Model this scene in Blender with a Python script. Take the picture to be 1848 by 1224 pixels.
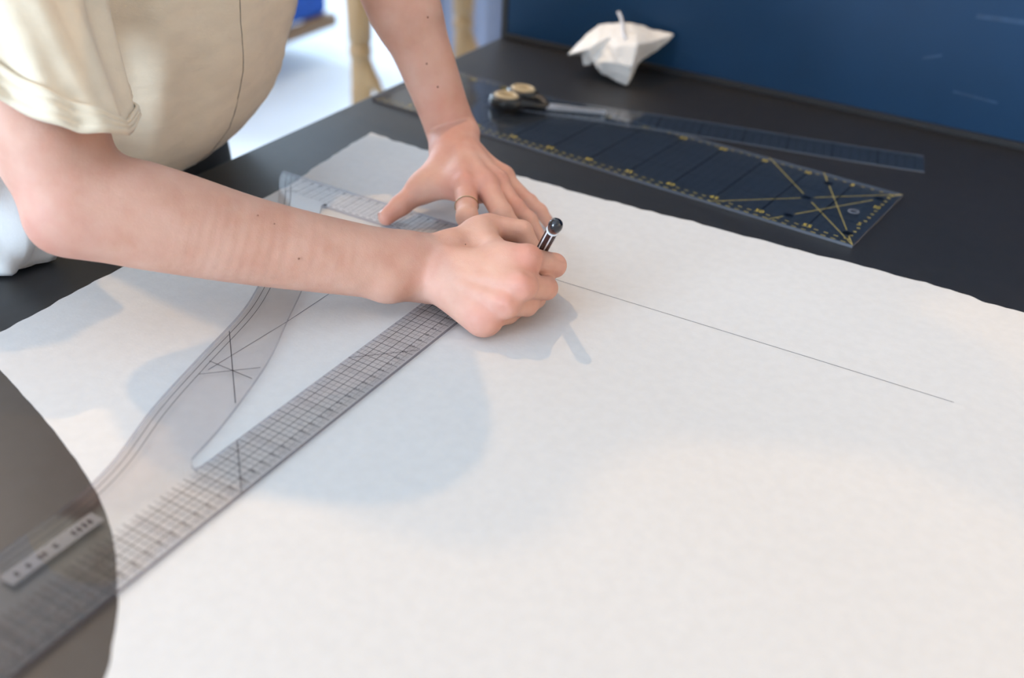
import bpy, bmesh, math, random
import numpy as np
from mathutils import Vector, Matrix

random.seed(7)
rng = np.random.default_rng(7)
for o in list(bpy.data.objects):
    bpy.data.objects.remove(o, do_unlink=True)
scene = bpy.context.scene
col = scene.collection

# ------------------------------------------------------------------ camera
# Everything is laid out in centimetres on the table top: X along the back
# edge, Y towards the blue panel, Z up from the table surface (0.90 m high).
TABLE_H = 0.90
CAM_H = 44.824
FOC, YAW, PITCH, ROLL = 1918.06, -0.50179, 0.56221, 0.05008
IMG_W, IMG_H = 1848, 1224
_cy, _sy, _cp, _sp = math.cos(YAW), math.sin(YAW), math.cos(PITCH), math.sin(PITCH)
FW = np.array([_sy * _cp, _cy * _cp, -_sp])
_rt = np.array([_cy, -_sy, 0.0])
_up = np.cross(_rt, FW)
RT = math.cos(ROLL) * _rt + math.sin(ROLL) * _up
UP = -math.sin(ROLL) * _rt + math.cos(ROLL) * _up


def W(p):
    """table centimetres -> world metres"""
    return (p[0] * .01, p[1] * .01, TABLE_H + p[2] * .01)


cd = bpy.data.cameras.new('camera')
cam = bpy.data.objects.new('camera', cd)
col.objects.link(cam)
cam.matrix_world = Matrix(((RT[0], UP[0], -FW[0], 0), (RT[1], UP[1], -FW[1], 0),
                           (RT[2], UP[2], -FW[2], TABLE_H + CAM_H * .01), (0, 0, 0, 1)))
cd.sensor_width = 36
cd.lens = FOC / IMG_W * 36
cd.clip_start = 0.02
cd.dof.use_dof = True
cd.dof.focus_distance = 0.86
cd.dof.aperture_fstop = 3.3
scene.camera = cam

# ------------------------------------------------------------------ light
world = bpy.data.worlds.new('daylight')
scene.world = world
world.use_nodes = True
bg = world.node_tree.nodes['Background']
bg.inputs[0].default_value = (.62, .80, 1, 1)
bg.inputs[1].default_value = 1.0


def area(name, loc, direction, sx, sy, power, color):
    ld = bpy.data.lights.new(name, 'AREA')
    ld.shape = 'RECTANGLE'
    ld.size, ld.size_y = sx, sy
    ld.energy = power
    ld.color = color
    lo = bpy.data.objects.new(name, ld)
    col.objects.link(lo)
    lo.location = loc
    lo.rotation_euler = Vector(direction).to_track_quat('-Z', 'Y').to_euler()
    return lo


COOL = (.66, .82, 1.0)
area('daylight_front_window', (-1.70, -2.42, 1.38), (0.2, 1, 0), 1.2, 1.5, 185, COOL)
area('daylight_left_window', (-4.72, 2.75, 1.86), (1, 0, -.3), 2.5, 1.4, 250, COOL)

vs = scene.view_settings
vs.view_transform = 'Standard'
vs.look = 'None'
vs.gamma = 1
vs.use_curve_mapping = False
vs.exposure = -0.52

# ------------------------------------------------------------------ helpers
ORG = {}


def link(o, parent=None):
    col.objects.link(o)
    if parent is not None:
        o.parent = parent
    return o


def thing(name, label, cat, loc=(0, 0, 0), group=None):
    """Empty at the base of a thing; loc in table centimetres"""
    o = bpy.data.objects.new(name, None)
    link(o)
    o.empty_display_size = .02
    o.location = W(loc)
    ORG[o.name] = np.array(loc, float)
    tag(o, label, cat, group)
    return o


def tag(o, label=None, cat=None, group=None, kind=None):
    if label: o['label'] = label
    if cat: o['category'] = cat
    if group: o['group'] = group
    if kind: o['kind'] = kind
    return o


def make(name, verts, faces, mat, parent=None, smooth=False, origin=None):
    """mesh object from vertices in table centimetres"""
    v = np.asarray(verts, float).reshape(-1, 3)
    if parent is not None:
        org = ORG[parent.name]
    else:
        if origin is None:
            origin = (v[:, 0].mean(), v[:, 1].mean(), v[:, 2].min())
        org = np.array(origin, float)
    me = bpy.data.meshes.new(name)
    me.from_pydata(((v - org) * .01).tolist(), [], [tuple(int(i) for i in f) for f in faces])
    me.update()
    if smooth:
        me.polygons.foreach_set('use_smooth', np.ones(len(me.polygons), dtype=bool))
    for m in (mat if isinstance(mat, (list, tuple)) else [mat]):
        me.materials.append(m)
    o = bpy.data.objects.new(name, me)
    link(o, parent)
    if parent is None:
        o.location = W(org)
    ORG[o.name] = org
    return o


def box_geo(x0, x1, y0, y1, z0, z1):
    v = [(x0, y0, z0), (x1, y0, z0), (x1, y1, z0), (x0, y1, z0), (x0, y0, z1), (x1, y0, z1), (x1, y1, z1), (x0, y1, z1)]
    f = [(0, 3, 2, 1), (4, 5, 6, 7), (0, 1, 5, 4), (1, 2, 6, 5), (2, 3, 7, 6), (3, 0, 4, 7)]
    return v, f


def join_geo(parts):
    V, F = [], []
    for v, f in parts:
        n = len(V)
        V += [tuple(p) for p in v]
        F += [tuple(i + n for i in q) for q in f]
    return V, F


def box(name, b, mat, parent=None, bevel=0.0, segs=2, origin=None):
    v, f = box_geo(*b)
    o = make(name, v, f, mat, parent, origin=origin)
    if bevel:
        m = o.modifiers.new('bevel', 'BEVEL')
        m.width = bevel * .01
        m.segments = segs
        m.limit_method = 'ANGLE'
    return o


def loft_geo(rings, cap0=True, cap1=True, closed=True):
    V, F = [], []
    n = len(rings[0])
    for r in rings:
        V += [tuple(p) for p in r]
    m = n if closed else n - 1
    for i in range(len(rings) - 1):
        for j in range(m):
            k = (j + 1) % n
            F.append((i * n + j, i * n + k, (i + 1) * n + k, (i + 1) * n + j))
    if cap0: F.append(tuple(range(n))[::-1])
    if cap1: F.append(tuple(range((len(rings) - 1) * n, len(rings) * n)))
    return V, F


def frame(d):
    d = np.asarray(d, float)
    d = d / np.linalg.norm(d)
    a = np.array([0, 0, 1.0]) if abs(d[2]) < .9 else np.array([1.0, 0, 0])
    u = np.cross(a, d)
    u /= np.linalg.norm(u)
    return d, u, np.cross(d, u)


def tube_geo(pts, radii, n=14, cap=True):
    pts = [np.array(p, float) for p in pts]
    if not hasattr(radii, '__len__'): radii = [radii] * len(pts)
    rings = []
    _, u, _ = frame(pts[1] - pts[0])
    for i, p in enumerate(pts):
        t = pts[min(i + 1, len(pts) - 1)] - pts[max(i - 1, 0)]
        t /= np.linalg.norm(t)
        u = u - t * (u @ t)
        u /= np.linalg.norm(u)
        v = np.cross(t, u)
        rings.append([p + radii[i] * (math.cos(a) * u + math.sin(a) * v) for a in np.linspace(0, 2 * math.pi, n, endpoint=False)])
    return loft_geo(rings, cap, cap)


def lathe_geo(base, axis, prof, n=28):
    """prof: (height along axis, radius)"""
    d, u, v = frame(axis)
    rings = [[np.array(base) + d * h_ + max(r, 1e-3) * (math.cos(a) * u + math.sin(a) * v) for a in np.linspace(0, 2 * math.pi, n, endpoint=False)] for h_, r in prof]
    return loft_geo(rings)


def spline(pts, n):
    """Catmull-Rom through points, n samples per span"""
    P = [np.array(p, float) for p in pts]
    P = [2 * P[0] - P[1]] + P + [2 * P[-1] - P[-2]]
    out = []
    for i in range(1, len(P) - 2):
        a, b, c, d = P[i - 1:i + 3]
        for t in np.linspace(0, 1, n, endpoint=False):
            out.append(.5 * (2 * b + (c - a) * t + (2 * a - 5 * b + 4 * c - d) * t * t + (3 * b - a - 3 * c + d) * t ** 3))
    out.append(P[-2])
    return out


def ray(x, y):
    return FW + RT * (x - IMG_W / 2) / FOC - UP * (y - IMG_H / 2) / FOC


def at(x, y, z=0.0):
    """point at height z (cm) seen in that direction"""
    d = ray(x, y)
    return np.array([0, 0, CAM_H]) + d * (z - CAM_H) / d[2]


def deep(x, y, d):
    """point at depth d (cm) in that direction"""
    return np.array([0, 0, CAM_H]) + ray(x, y) * d


# ------------------------------------------------------------------ materials
def new_mat(name):
    m = bpy.data.materials.new(name)
    m.use_nodes = True
    nt = m.node_tree
    return m, nt, nt.nodes['Principled BSDF']


def N(nt, t, **kw):
    n = nt.nodes.new(t)
    for k, v in kw.items():
        if hasattr(n, k): setattr(n, k, v)
        else: n.inputs[k].default_value = v
    return n


def mat(name, color, rough=.5, var=.0, scale=20.0, bump=.0, bump_scale=None, metal=0.0, spec=.5, sheen=0.0, color2=None, stretch=None, coat=0.0):
    m, nt, b = new_mat(name)
    b.inputs['Roughness'].default_value = rough
    b.inputs['Metallic'].default_value = metal
    b.inputs['Specular IOR Level'].default_value = spec
    b.inputs['Coat Weight'].default_value = coat
    if sheen:
        b.inputs['Sheen Weight'].default_value = sheen
    tc = N(nt, 'ShaderNodeTexCoord')
    src = tc.outputs['Object']
    if stretch:
        mp = N(nt, 'ShaderNodeMapping')
        mp.inputs['Scale'].default_value = stretch
        nt.links.new(src, mp.inputs[0])
        src = mp.outputs[0]
    c2 = color2 or tuple(min(1, c * (1 + var)) for c in color)
    c1 = color if color2 else tuple(c * (1 - var) for c in color)
    if var or color2:
        n = N(nt, 'ShaderNodeTexNoise')
        n.inputs['Scale'].default_value = scale
        n.inputs['Detail'].default_value = 6
        nt.links.new(src, n.inputs['Vector'])
        r = N(nt, 'ShaderNodeValToRGB')
        r.color_ramp.elements[0].position = .35
        r.color_ramp.elements[1].position = .65
        r.color_ramp.elements[0].color = (*c1, 1)
        r.color_ramp.elements[1].color = (*c2, 1)
        nt.links.new(n.outputs['Fac'], r.inputs[0])
        nt.links.new(r.outputs[0], b.inputs['Base Color'])
    else:
        b.inputs['Base Color'].default_value = (*color, 1)
    if bump:
        n2 = N(nt, 'ShaderNodeTexNoise')
        n2.inputs['Scale'].default_value = bump_scale or scale
        n2.inputs['Detail'].default_value = 5
        nt.links.new(src, n2.inputs['Vector'])
        bp = N(nt, 'ShaderNodeBump')
        bp.inputs['Strength'].default_value = bump
        bp.inputs['Distance'].default_value = .002
        nt.links.new(n2.outputs['Fac'], bp.inputs['Height'])
        nt.links.new(bp.outputs[0], b.inputs['Normal'])
    return m


def acrylic(name, tint, ior=1.49, rough=.02, diffuse=None, dmix=0.0):
    m, nt, b = new_mat(name)
    nt.nodes.remove(b)
    out = nt.nodes['Material Output']
    tr = N(nt, 'ShaderNodeBsdfTransparent')
    tr.inputs[0].default_value = (*tint, 1)
    gl = N(nt, 'ShaderNodeBsdfGlossy')
    gl.inputs['Roughness'].default_value = rough
    # Schlick reflectance, the same from either side of the thin sheet
    f0 = ((ior - 1) / (ior + 1)) ** 2
    lw = N(nt, 'ShaderNodeLayerWeight')
    lw.inputs[0].default_value = .5
    pw = N(nt, 'ShaderNodeMath', operation='POWER')
    pw.inputs[1].default_value = 5
    nt.links.new(lw.outputs['Facing'], pw.inputs[0])
    fr = N(nt, 'ShaderNodeMath', operation='MULTIPLY_ADD')
    fr.inputs[1].default_value = 1 - f0
    fr.inputs[2].default_value = f0
    nt.links.new(pw.outputs[0], fr.inputs[0])
    mx = N(nt, 'ShaderNodeMixShader')
    nt.links.new(fr.outputs[0], mx.inputs[0])
    base = tr.outputs[0]
    if diffuse:
        df = N(nt, 'ShaderNodeBsdfDiffuse')
        df.inputs[0].default_value = (*diffuse, 1)
        m2 = N(nt, 'ShaderNodeMixShader')
        m2.inputs[0].default_value = dmix
        nt.links.new(tr.outputs[0], m2.inputs[1])
        nt.links.new(df.outputs[0], m2.inputs[2])
        base = m2.outputs[0]
    nt.links.new(base, mx.inputs[1])
    nt.links.new(gl.outputs[0], mx.inputs[2])
    nt.links.new(mx.outputs[0], out.inputs[0])
    return m


def skin_material():
    m, nt, b = new_mat('skin')
    at_ = N(nt, 'ShaderNodeAttribute')
    at_.attribute_name = 'flush'
    tc = N(nt, 'ShaderNodeTexCoord')
    n = N(nt, 'ShaderNodeTexNoise')
    n.inputs['Scale'].default_value = 42
    n.inputs['Detail'].default_value = 5
    nt.links.new(tc.outputs['Object'], n.inputs['Vector'])
    r = N(nt, 'ShaderNodeValToRGB')
    r.color_ramp.elements[0].position = .3
    r.color_ramp.elements[1].position = .7
    r.color_ramp.elements[0].color = (.64, .345, .25, 1)
    r.color_ramp.elements[1].color = (.72, .435, .335, 1)
    nt.links.new(n.outputs['Fac'], r.inputs[0])
    mx = N(nt, 'ShaderNodeMix', data_type='RGBA')
    nt.links.new(at_.outputs['Fac'], mx.inputs[0])
    nt.links.new(r.outputs[0], mx.inputs[6])
    mx.inputs[7].default_value = (.62, .20, .16, 1)
    nt.links.new(mx.outputs[2], b.inputs['Base Color'])
    b.inputs['Roughness'].default_value = .58
    b.inputs['Specular IOR Level'].default_value = .36
    b.inputs['Subsurface Weight'].default_value = .18
    b.inputs['Subsurface Radius'].default_value = (1, .36, .2)
    b.inputs['Subsurface Scale'].default_value = .006
    v = N(nt, 'ShaderNodeTexVoronoi')
    v.inputs['Scale'].default_value = 900
    nt.links.new(tc.outputs['Object'], v.inputs['Vector'])
    n2 = N(nt, 'ShaderNodeTexNoise')
    n2.inputs['Scale'].default_value = 160
    n2.inputs['Detail'].default_value = 4
    nt.links.new(tc.outputs['Object'], n2.inputs['Vector'])
    ad = N(nt, 'ShaderNodeMath', operation='MULTIPLY_ADD')
    ad.inputs[1].default_value = .25
    nt.links.new(v.outputs['Distance'], ad.inputs[0])
    nt.links.new(n2.outputs['Fac'], ad.inputs[2])
    bp = N(nt, 'ShaderNodeBump')
    bp.inputs['Strength'].default_value = .22
    bp.inputs['Distance'].default_value = .0012
    nt.links.new(ad.outputs[0], bp.inputs['Height'])
    nt.links.new(bp.outputs[0], b.inputs['Normal'])
    return m


M = {}
M['table'] = mat('black_laminate', (.018, .018, .020), rough=.42, var=.12, scale=60, bump=.03, bump_scale=900)
M['table_edge'] = mat('black_edge_band', (.014, .014, .016), rough=.5, var=.1, scale=40)
M['metal_leg'] = mat('dark_steel', (.05, .05, .055), rough=.4, metal=.8, var=.1, scale=30)
M['paper'] = mat('pattern_paper', (.675, .662, .648), rough=.85, var=.02, scale=110, bump=.05, bump_scale=420, spec=.2)
M['pencil'] = mat('pencil_line', (.12, .12, .15), rough=.7, var=.2, scale=300)
M['blue'] = mat('blue_panel_paint', (.003, .034, .092), rough=.5, var=.10, scale=5, bump=.04, bump_scale=240, spec=.3)
M['blue_edge'] = mat('panel_edge', (.012, .012, .014), rough=.6, var=.1, scale=30)
M['scuff'] = mat('pale_scuff', (.016, .055, .125), rough=.7, var=.2, scale=60)
M['acrylic'] = acrylic('clear_acrylic', (.972, .966, .966))
M['acrylic_edge'] = acrylic('acrylic_edge', (.78, .77, .80), diffuse=(.42, .42, .48), dmix=.22)
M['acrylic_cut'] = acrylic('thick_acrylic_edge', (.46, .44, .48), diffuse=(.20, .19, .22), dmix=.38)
M['acrylic_dark'] = acrylic('smoky_acrylic', (.90, .92, .95), diffuse=(.10, .15, .22), dmix=.06)
M['acrylic_grey'] = acrylic('grey_acrylic_edge', (.5, .5, .52), diffuse=(.34, .36, .42), dmix=.42)  # greyer, more opaque edge of the patchwork and narrow rulers
M['ink'] = mat('dark_ink', (.020, .012, .018), rough=.5, var=.1, scale=200)
M['ink_fine'] = acrylic('fine_ink', (.48, .44, .46), ior=1.02)
M['ink_hair'] = acrylic('hairline_ink', (.82, .80, .81), ior=1.02)
M['yellow'] = mat('yellow_ink', (.62, .47, .06), rough=.55, var=.1, scale=200)
M['yellow_fine'] = mat('fine_yellow_ink', (.38, .31, .09), rough=.55, var=.1, scale=200)
M['dark_ink2'] = acrylic('grid_ink', (.35, .36, .38), ior=1.02)
M['dark_ink3'] = acrylic('fine_grid_ink', (.70, .71, .73), ior=1.02)
M['label'] = acrylic('label_film', (.75, .74, .74), diffuse=(.72, .66, .66), dmix=.16)
M['skin'] = skin_material()
M['nail'] = mat('nail', (.66, .40, .34), rough=.25, var=.05, scale=100)
M['mole'] = mat('mole', (.27, .11, .07), rough=.6, var=.15, scale=300)
M['lash'] = mat('dark_eye', (.03, .02, .015), rough=.3, var=.1, scale=100)
M['blouse'] = mat('blouse_linen', (.82, .69, .52), rough=.88, var=.04, scale=30, bump=.55, bump_scale=55, stretch=(1, 1, 2.2), spec=.15, sheen=.15)
M['seam'] = mat('seam_thread', (.36, .29, .22), rough=.9, var=.1, scale=200)
M['trousers'] = mat('black_cotton', (.010, .010, .012), rough=.9, var=.2, scale=60, bump=.2, bump_scale=200)
M['hair'] = mat('brown_hair', (.10, .055, .03), rough=.5, var=.3, scale=40, stretch=(1, 1, .1), bump=.4, bump_scale=120)
M['shoe'] = mat('dark_leather', (.02, .017, .015), rough=.4, var=.15, scale=30)
M['white_cloth'] = mat('white_cotton', (.90, .90, .89), rough=.9, var=.02, scale=30, bump=.25, bump_scale=60, spec=.1)
M['tissue'] = mat('white_tissue', (.84, .84, .83), rough=.9, var=.02, scale=60, bump=.3, bump_scale=120, spec=.1)
M['thread'] = mat('white_thread', (.70, .74, .82), rough=.8, var=.05, scale=200)
M['black_plastic'] = mat('black_plastic', (.012, .012, .013), rough=.35, var=.1, scale=80)
M['beige_plastic'] = mat('beige_soft_grip', (.48, .385, .235), rough=.6, var=.05, scale=80)
M['steel'] = mat('polished_steel', (.72, .74, .77), rough=.38, metal=1.0, var=.05, scale=60)
M['gold'] = mat('thin_gold', (.55, .42, .26), rough=.3, metal=1.0, var=.05, scale=100)
M['pen_black'] = mat('pen_barrel', (.022, .012, .014), rough=.25, var=.1, scale=200)
M['pen_white'] = mat('pen_white_stripe', (.75, .76, .78), rough=.4, var=.03, scale=200)
M['pen_cap'] = mat('pen_end_dome', (.008, .008, .012), rough=.08, var=.1, scale=100, coat=.6)
M['wood'] = mat('beech_wood', (.34, .225, .11), rough=.45, color2=(.26, .16, .07), scale=14, stretch=(6, 6, .7), bump=.1, bump_scale=60)
M['wood_dark'] = mat('brown_wood', (.24, .13, .055), rough=.45, color2=(.17, .09, .035), scale=12, stretch=(6, .7, 6), bump=.1, bump_scale=60)
M['blue_fabric'] = mat('blue_upholstery', (.012, .075, .36), rough=.85, var=.12, scale=40, bump=.3, bump_scale=300)
M['linen'] = mat('dress_form_linen', (.62, .57, .50), rough=.9, var=.05, scale=60, bump=.2, bump_scale=300)
M['backdrop'] = mat('grey_blue_backdrop', (.20, .235, .33), rough=.9, var=.06, scale=20, bump=.2, bump_scale=200)  # dark background tone, put on an added sheet
M['floor'] = mat('pale_floor', (.72, .78, .84), rough=.45, var=.03, scale=3, bump=.02, bump_scale=60)
M['wall'] = mat('white_plaster', (.76, .76, .75), rough=.9, var=.02, scale=4, bump=.05, bump_scale=90)
M['ceiling'] = mat('ceiling_plaster', (.80, .80, .79), rough=.92, var=.015, scale=4, bump=.05, bump_scale=90)
M['trim'] = mat('white_trim', (.78, .78, .77), rough=.5, var=.02, scale=10)
M['glass'] = acrylic('window_glass', (.97, .98, .98), ior=1.3)
M['shade'] = mat('white_enamel', (.75, .74, .70), rough=.35, var=.02, scale=20)
m_, nt_, b_ = new_mat('warm_bulb')
b_.inputs['Base Color'].default_value = (1, .8, .55, 1)
b_.inputs['Emission Color'].default_value = (1, .68, .36, 1)
b_.inputs['Emission Strength'].default_value = 12
M['bulb'] = m_

# ------------------------------------------------------------------ room
FZ = -90.0
RX0, RX1, RY0, RY1, RZ = -480.0, 260.0, -250.0, 480.0, 180.0


def struct(name, geo, m, **kw):
    o = make(name, geo[0], geo[1], m, **kw)
    o['kind'] = 'structure'
    return o


struct('floor', box_geo(RX0 - 10, RX1 + 10, RY0 - 10, RY1 + 10, FZ - 10, FZ), M['floor'])
struct('ceiling', box_geo(RX0 - 10, RX1 + 10, RY0 - 10, RY1 + 10, RZ, RZ + 10), M['ceiling'])
struct('wall_back', box_geo(RX0 - 10, RX1 + 10, RY1, RY1 + 10, FZ, RZ), M['wall'])
struct('wall_right', box_geo(RX1, RX1 + 10, RY0, RY1, FZ, RZ), M['wall'])
# front wall (behind the camera) with window_1, left wall with window_2
FWX0, FWX1, FWZ0, FWZ1 = -236., -104., -34., 130.
struct('wall_front', join_geo([box_geo(RX0 - 10, FWX0, RY0 - 10, RY0, FZ, RZ), box_geo(FWX1, RX1 + 10, RY0 - 10, RY0, FZ, RZ),
                               box_geo(FWX0, FWX1, RY0 - 10, RY0, FZ, FWZ0), box_geo(FWX0, FWX1, RY0 - 10, RY0, FWZ1, RZ)]), M['wall'])
LWY0, LWY1, LWZ0, LWZ1 = 140., 410., 18., 174.
struct('wall_left', join_geo([box_geo(RX0 - 10, RX0, RY0, LWY0, FZ, RZ), box_geo(RX0 - 10, RX0, LWY1, RY1, FZ, RZ),
                              box_geo(RX0 - 10, RX0, LWY0, LWY1, FZ, LWZ0), box_geo(RX0 - 10, RX0, LWY0, LWY1, LWZ1, RZ)]), M['wall'])
w1 = struct('window_1', join_geo([box_geo(FWX0, FWX0 + 6, RY0 - 8, RY0 - 2, FWZ0, FWZ1), box_geo(FWX1 - 6, FWX1, RY0 - 8, RY0 - 2, FWZ0, FWZ1),
                                  box_geo(FWX0 + 6, FWX1 - 6, RY0 - 8, RY0 - 2, FWZ0, FWZ0 + 6), box_geo(FWX0 + 6, FWX1 - 6, RY0 - 8, RY0 - 2, FWZ1 - 6, FWZ1),
                                  box_geo(-173, -167, RY0 - 8, RY0 - 2, FWZ0 + 6, FWZ1 - 6)]), M['trim'])
for a, b in ((FWX0 + 6, -173), (-167, FWX1 - 6)):
    make('pane', *box_geo(a, b, RY0 - 5.4, RY0 - 4.8, FWZ0 + 6, FWZ1 - 6), M['glass'], w1)
w2 = struct('window_2', join_geo([box_geo(RX0 - 8, RX0 - 2, LWY0, LWY0 + 6, LWZ0, LWZ1), box_geo(RX0 - 8, RX0 - 2, LWY1 - 6, LWY1, LWZ0, LWZ1),
                                  box_geo(RX0 - 8, RX0 - 2, LWY0 + 6, LWY1 - 6, LWZ0, LWZ0 + 6), box_geo(RX0 - 8, RX0 - 2, LWY0 + 6, LWY1 - 6, LWZ1 - 6, LWZ1),
                                  box_geo(RX0 - 8, RX0 - 2, 272, 278, LWZ0 + 6, LWZ1 - 6)]), M['trim'])
for a, b in ((LWY0 + 6, 272), (278, LWY1 - 6)):
    make('pane', *box_geo(RX0 - 5.4, RX0 - 4.8, a, b, LWZ0 + 6, LWZ1 - 6), M['glass'], w2)
struct('baseboard_back', box_geo(RX0, RX1, RY1 - 1.5, RY1, FZ, FZ + 9), M['trim'])
struct('baseboard_left', box_geo(RX0, RX0 + 1.5, RY0, RY1 - 1.5, FZ, FZ + 9), M['trim'])


# warm ceiling pendants
def pendant(x, y, z, power, label, size=.05):
    t = thing('pendant_lamp', label, 'lamp', (x, y, z), 'warm ceiling pendants')
    make('shade', *lathe_geo((x, y, z + 2), (0, 0, 1), [(0, 11), (.3, 11.4), (4, 10.2), (9, 6), (11, 3), (12, 2.2), (12.05, 1.8), (10.6, 2.6), (8.6, 5.6), (3.8, 9.8), (.3, 10.9)]), M['shade'], t, smooth=True)
    make('bulb', *lathe_geo((x, y, z + 3.4), (0, 0, 1), [(0, .2), (.4, 1.8), (1.6, 2.8), (3, 3), (4.6, 2.4), (6, 1.5), (7.4, 1.3)]), M['bulb'], t, smooth=True)
    make('cord', *tube_geo([(x, y, z + 13.8), (x, y, (z + RZ) / 2), (x, y, RZ - 2.6)], .35), M['black_plastic'], t, smooth=True)
    make('ceiling_rose', *lathe_geo((x, y, RZ - 2.6), (0, 0, 1), [(0, 2), (.4, 4.2), (2.6, 4.8)]), M['shade'], t, smooth=True)
    ld = bpy.data.lights.new('pendant_glow', 'SPOT')
    ld.energy = power
    ld.color = (1, .62, .27)
    ld.shadow_soft_size = size
    ld.spot_size = math.radians(150)
    ld.spot_blend = .4
    lo = bpy.data.objects.new('pendant_glow', ld)
    link(lo, t)
    lo.location = (0, 0, -.0)


pendant(-100, 102, 150, 38, 'white enamel pendant lamp hanging nearest the person', .008)
pendant(-225, 72, 150, 100, 'white enamel pendant lamp hanging farther left, behind the person', .04)
pendant(200, 95, 95, 250, 'added white enamel pendant lamp right of the cutting table, brightening the blouse')  # added lamp, hung low to fill the blouse front with warm light

# ------------------------------------------------------------------ table and panel
TX0, TX1, TY0, TY1 = -76.7, 80.0, -22.0, 136.0
tb = thing('cutting_table', 'large black laminate cutting table under the paper and rulers', 'table', ((TX0 + TX1) / 2, (TY0 + TY1) / 2, FZ))
box('tabletop', (TX0, TX1, TY0, TY1, -3.0, 0), M['table'], tb, bevel=.25)
box('apron', (TX0 + 6, TX1 - 6, TY0 + 6, TY1 - 6, -10, -3.0), M['table_edge'], tb, bevel=.3)
for x in (TX0 + 8, TX1 - 14):
    for y in (TY0 + 8, TY1 - 14):
        box('leg', (x, x + 6, y, y + 6, FZ, -10), M['metal_leg'], tb, bevel=.4)

pn = thing('back_panel', 'dark blue upright panel along the back edge of the black table', 'panel', (0, 133, 0))
box('board', (-75.6, 78, 131.8, 134.2, .02, 62), M['blue'], pn, bevel=.15)
box('edge_strip', (-76.6, -75.6, 131.7, 134.3, .02, 62.3), M['blue_edge'], pn, bevel=.1)
box('gap_strip', (-75.6, 78, 131.0, 131.75, .02, .8), M['blue_edge'], pn, bevel=.1)

def on_board(px_, py_):
    d = ray(px_, py_)
    return np.array([0, 0, CAM_H]) + d * (131.77 / d[1])


for a, b, w in (((1762, 29), (1900, 47), .55), ((1720, 165), (1800, 186), .25), ((1665, 105), (1700, 100), .3)):
    p, q = on_board(*a), on_board(*b)
    make('scuff', [p + [0, 0, w / 2], p - [0, 0, w / 2], q - [0, 0, w / 2], q + [0, 0, w / 2]], [(0, 1, 2, 3)], M['scuff'], pn)

# ------------------------------------------------------------------ paper
far = [(-69.4, 90.9), (-66.0, 90.7), (-61.4, 90.45), (-51.8, 90.3), (-38.6, 90.4), (-22, 90.9), (-6.8, 91.2), (.1, 90.7), (20, 90.9), (48, 91.0)]
cut = [(-68.0, 39.3), (-66.2, 38.6), (-63.1, 37.7), (-57.4, 36), (-52.8, 34.5), (-49.1, 33.1), (-45.4, 31.4), (-42.4, 29.5), (-39.8, 27.4), (-38.2, 26), (-36.6, 24.2), (-35.1, 22.3), (-33.6, 19), (-32.8, 14), (-32.6, 6), (-32.6, -8)]
left = [(-69.4, 90.9), (-68.2, 80), (-67.4, 73.2), (-67.8, 53.2), (-67.5, 46.3), (-67.4, 41)]


def wav(a, n, amp, seed):
    r = np.random.default_rng(seed)
    pts = spline([(p[0], p[1], 0) for p in a], n)
    ph = r.uniform(0, 6, 6)
    out = []
    s = 0
    for i, p in enumerate(pts):
        if i: s += np.linalg.norm(p - pts[i - 1])
        e = sum(math.sin(s * w + q) for w, q in zip((.33, .8, 1.7, 3.1), ph)) * amp / 2.2
        out.append((p[0], p[1], e))
    return out


bound = []
for x, y, e in wav(left[::-1], 12, .10, 1)[:-1]: bound.append((x + e, y))
for x, y, e in wav(far, 16, .16, 2): bound.append((x, y + e))
bound += [(48.2, 60), (48, 30), (48, -8)]
for x, y, e in wav(cut[::-1], 14, .025, 3): bound.append((x, y + e))
bm = bmesh.new()
bv = [bm.verts.new((x, y, 0.03)) for x, y in bound]
bf = bm.faces.new(bv)
bmesh.ops.triangulate(bm, faces=[bf])
# refine so the sheet can undulate a little
for xx in np.arange(-66, 48, 6.0):
    bmesh.ops.bisect_plane(bm, geom=bm.verts[:] + bm.edges[:] + bm.faces[:], plane_co=(xx, 0, 0), plane_no=(1, 0, 0))
for yy in np.arange(-6, 90, 6.0):
    bmesh.ops.bisect_plane(bm, geom=bm.verts[:] + bm.edges[:] + bm.faces[:], plane_co=(0, yy, 0), plane_no=(0, 1, 0))
bm.normal_update()
me_v = [tuple(v.co) for v in bm.verts]
bm.verts.index_update()
me_f = [tuple(v.index for v in f.verts) for f in bm.faces]
if sum(f.normal.z for f in bm.faces) < 0: me_f = [f[::-1] for f in me_f]
bm.free()
paper = make('pattern_paper', me_v, me_f, M['paper'], origin=(-20, 45, .02), smooth=False)
tag(paper, 'large sheet of pale pattern paper with a curved cut edge on the black table', 'paper')
sm = paper.modifiers.new('thickness', 'SOLIDIFY')
sm.thickness = .0002
sm.offset = -1


def strip_geo(a, b, w, z):
    a, b = np.array(a, float), np.array(b, float)
    d = (b - a) / np.linalg.norm(b - a)
    n = np.array([-d[1], d[0]]) * w / 2
    return [(*(a + n), z), (*(a - n), z), (*(b - n), z), (*(b + n), z)], [(0, 1, 2, 3)]


def poly_strip(pts, w, z):
    pts = [np.array(p[:2], float) for p in pts]
    V, F = [], []
    for i, p in enumerate(pts):
        d = pts[min(i + 1, len(pts) - 1)] - pts[max(i - 1, 0)]
        d /= np.linalg.norm(d)
        n = np.array([-d[1], d[0]]) * w / 2
        V += [(*(p + n), z), (*(p - n), z)]
        if i: F.append((2 * i - 2, 2 * i - 1, 2 * i + 1, 2 * i))
    return V, F


make('drawn_line', *poly_strip([(-38.3, 73.0), (-35.5, 72.85), (-24, 73.0), (-12, 73.15), (-2.4, 73.2)], .055, .042), M['pencil'], paper)
make('drawn_line', *poly_strip([(-50.45, 59.8), (-50.4, 54.6), (-50.7, 46.0)], .06, .042), M['pencil'], paper)

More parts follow.
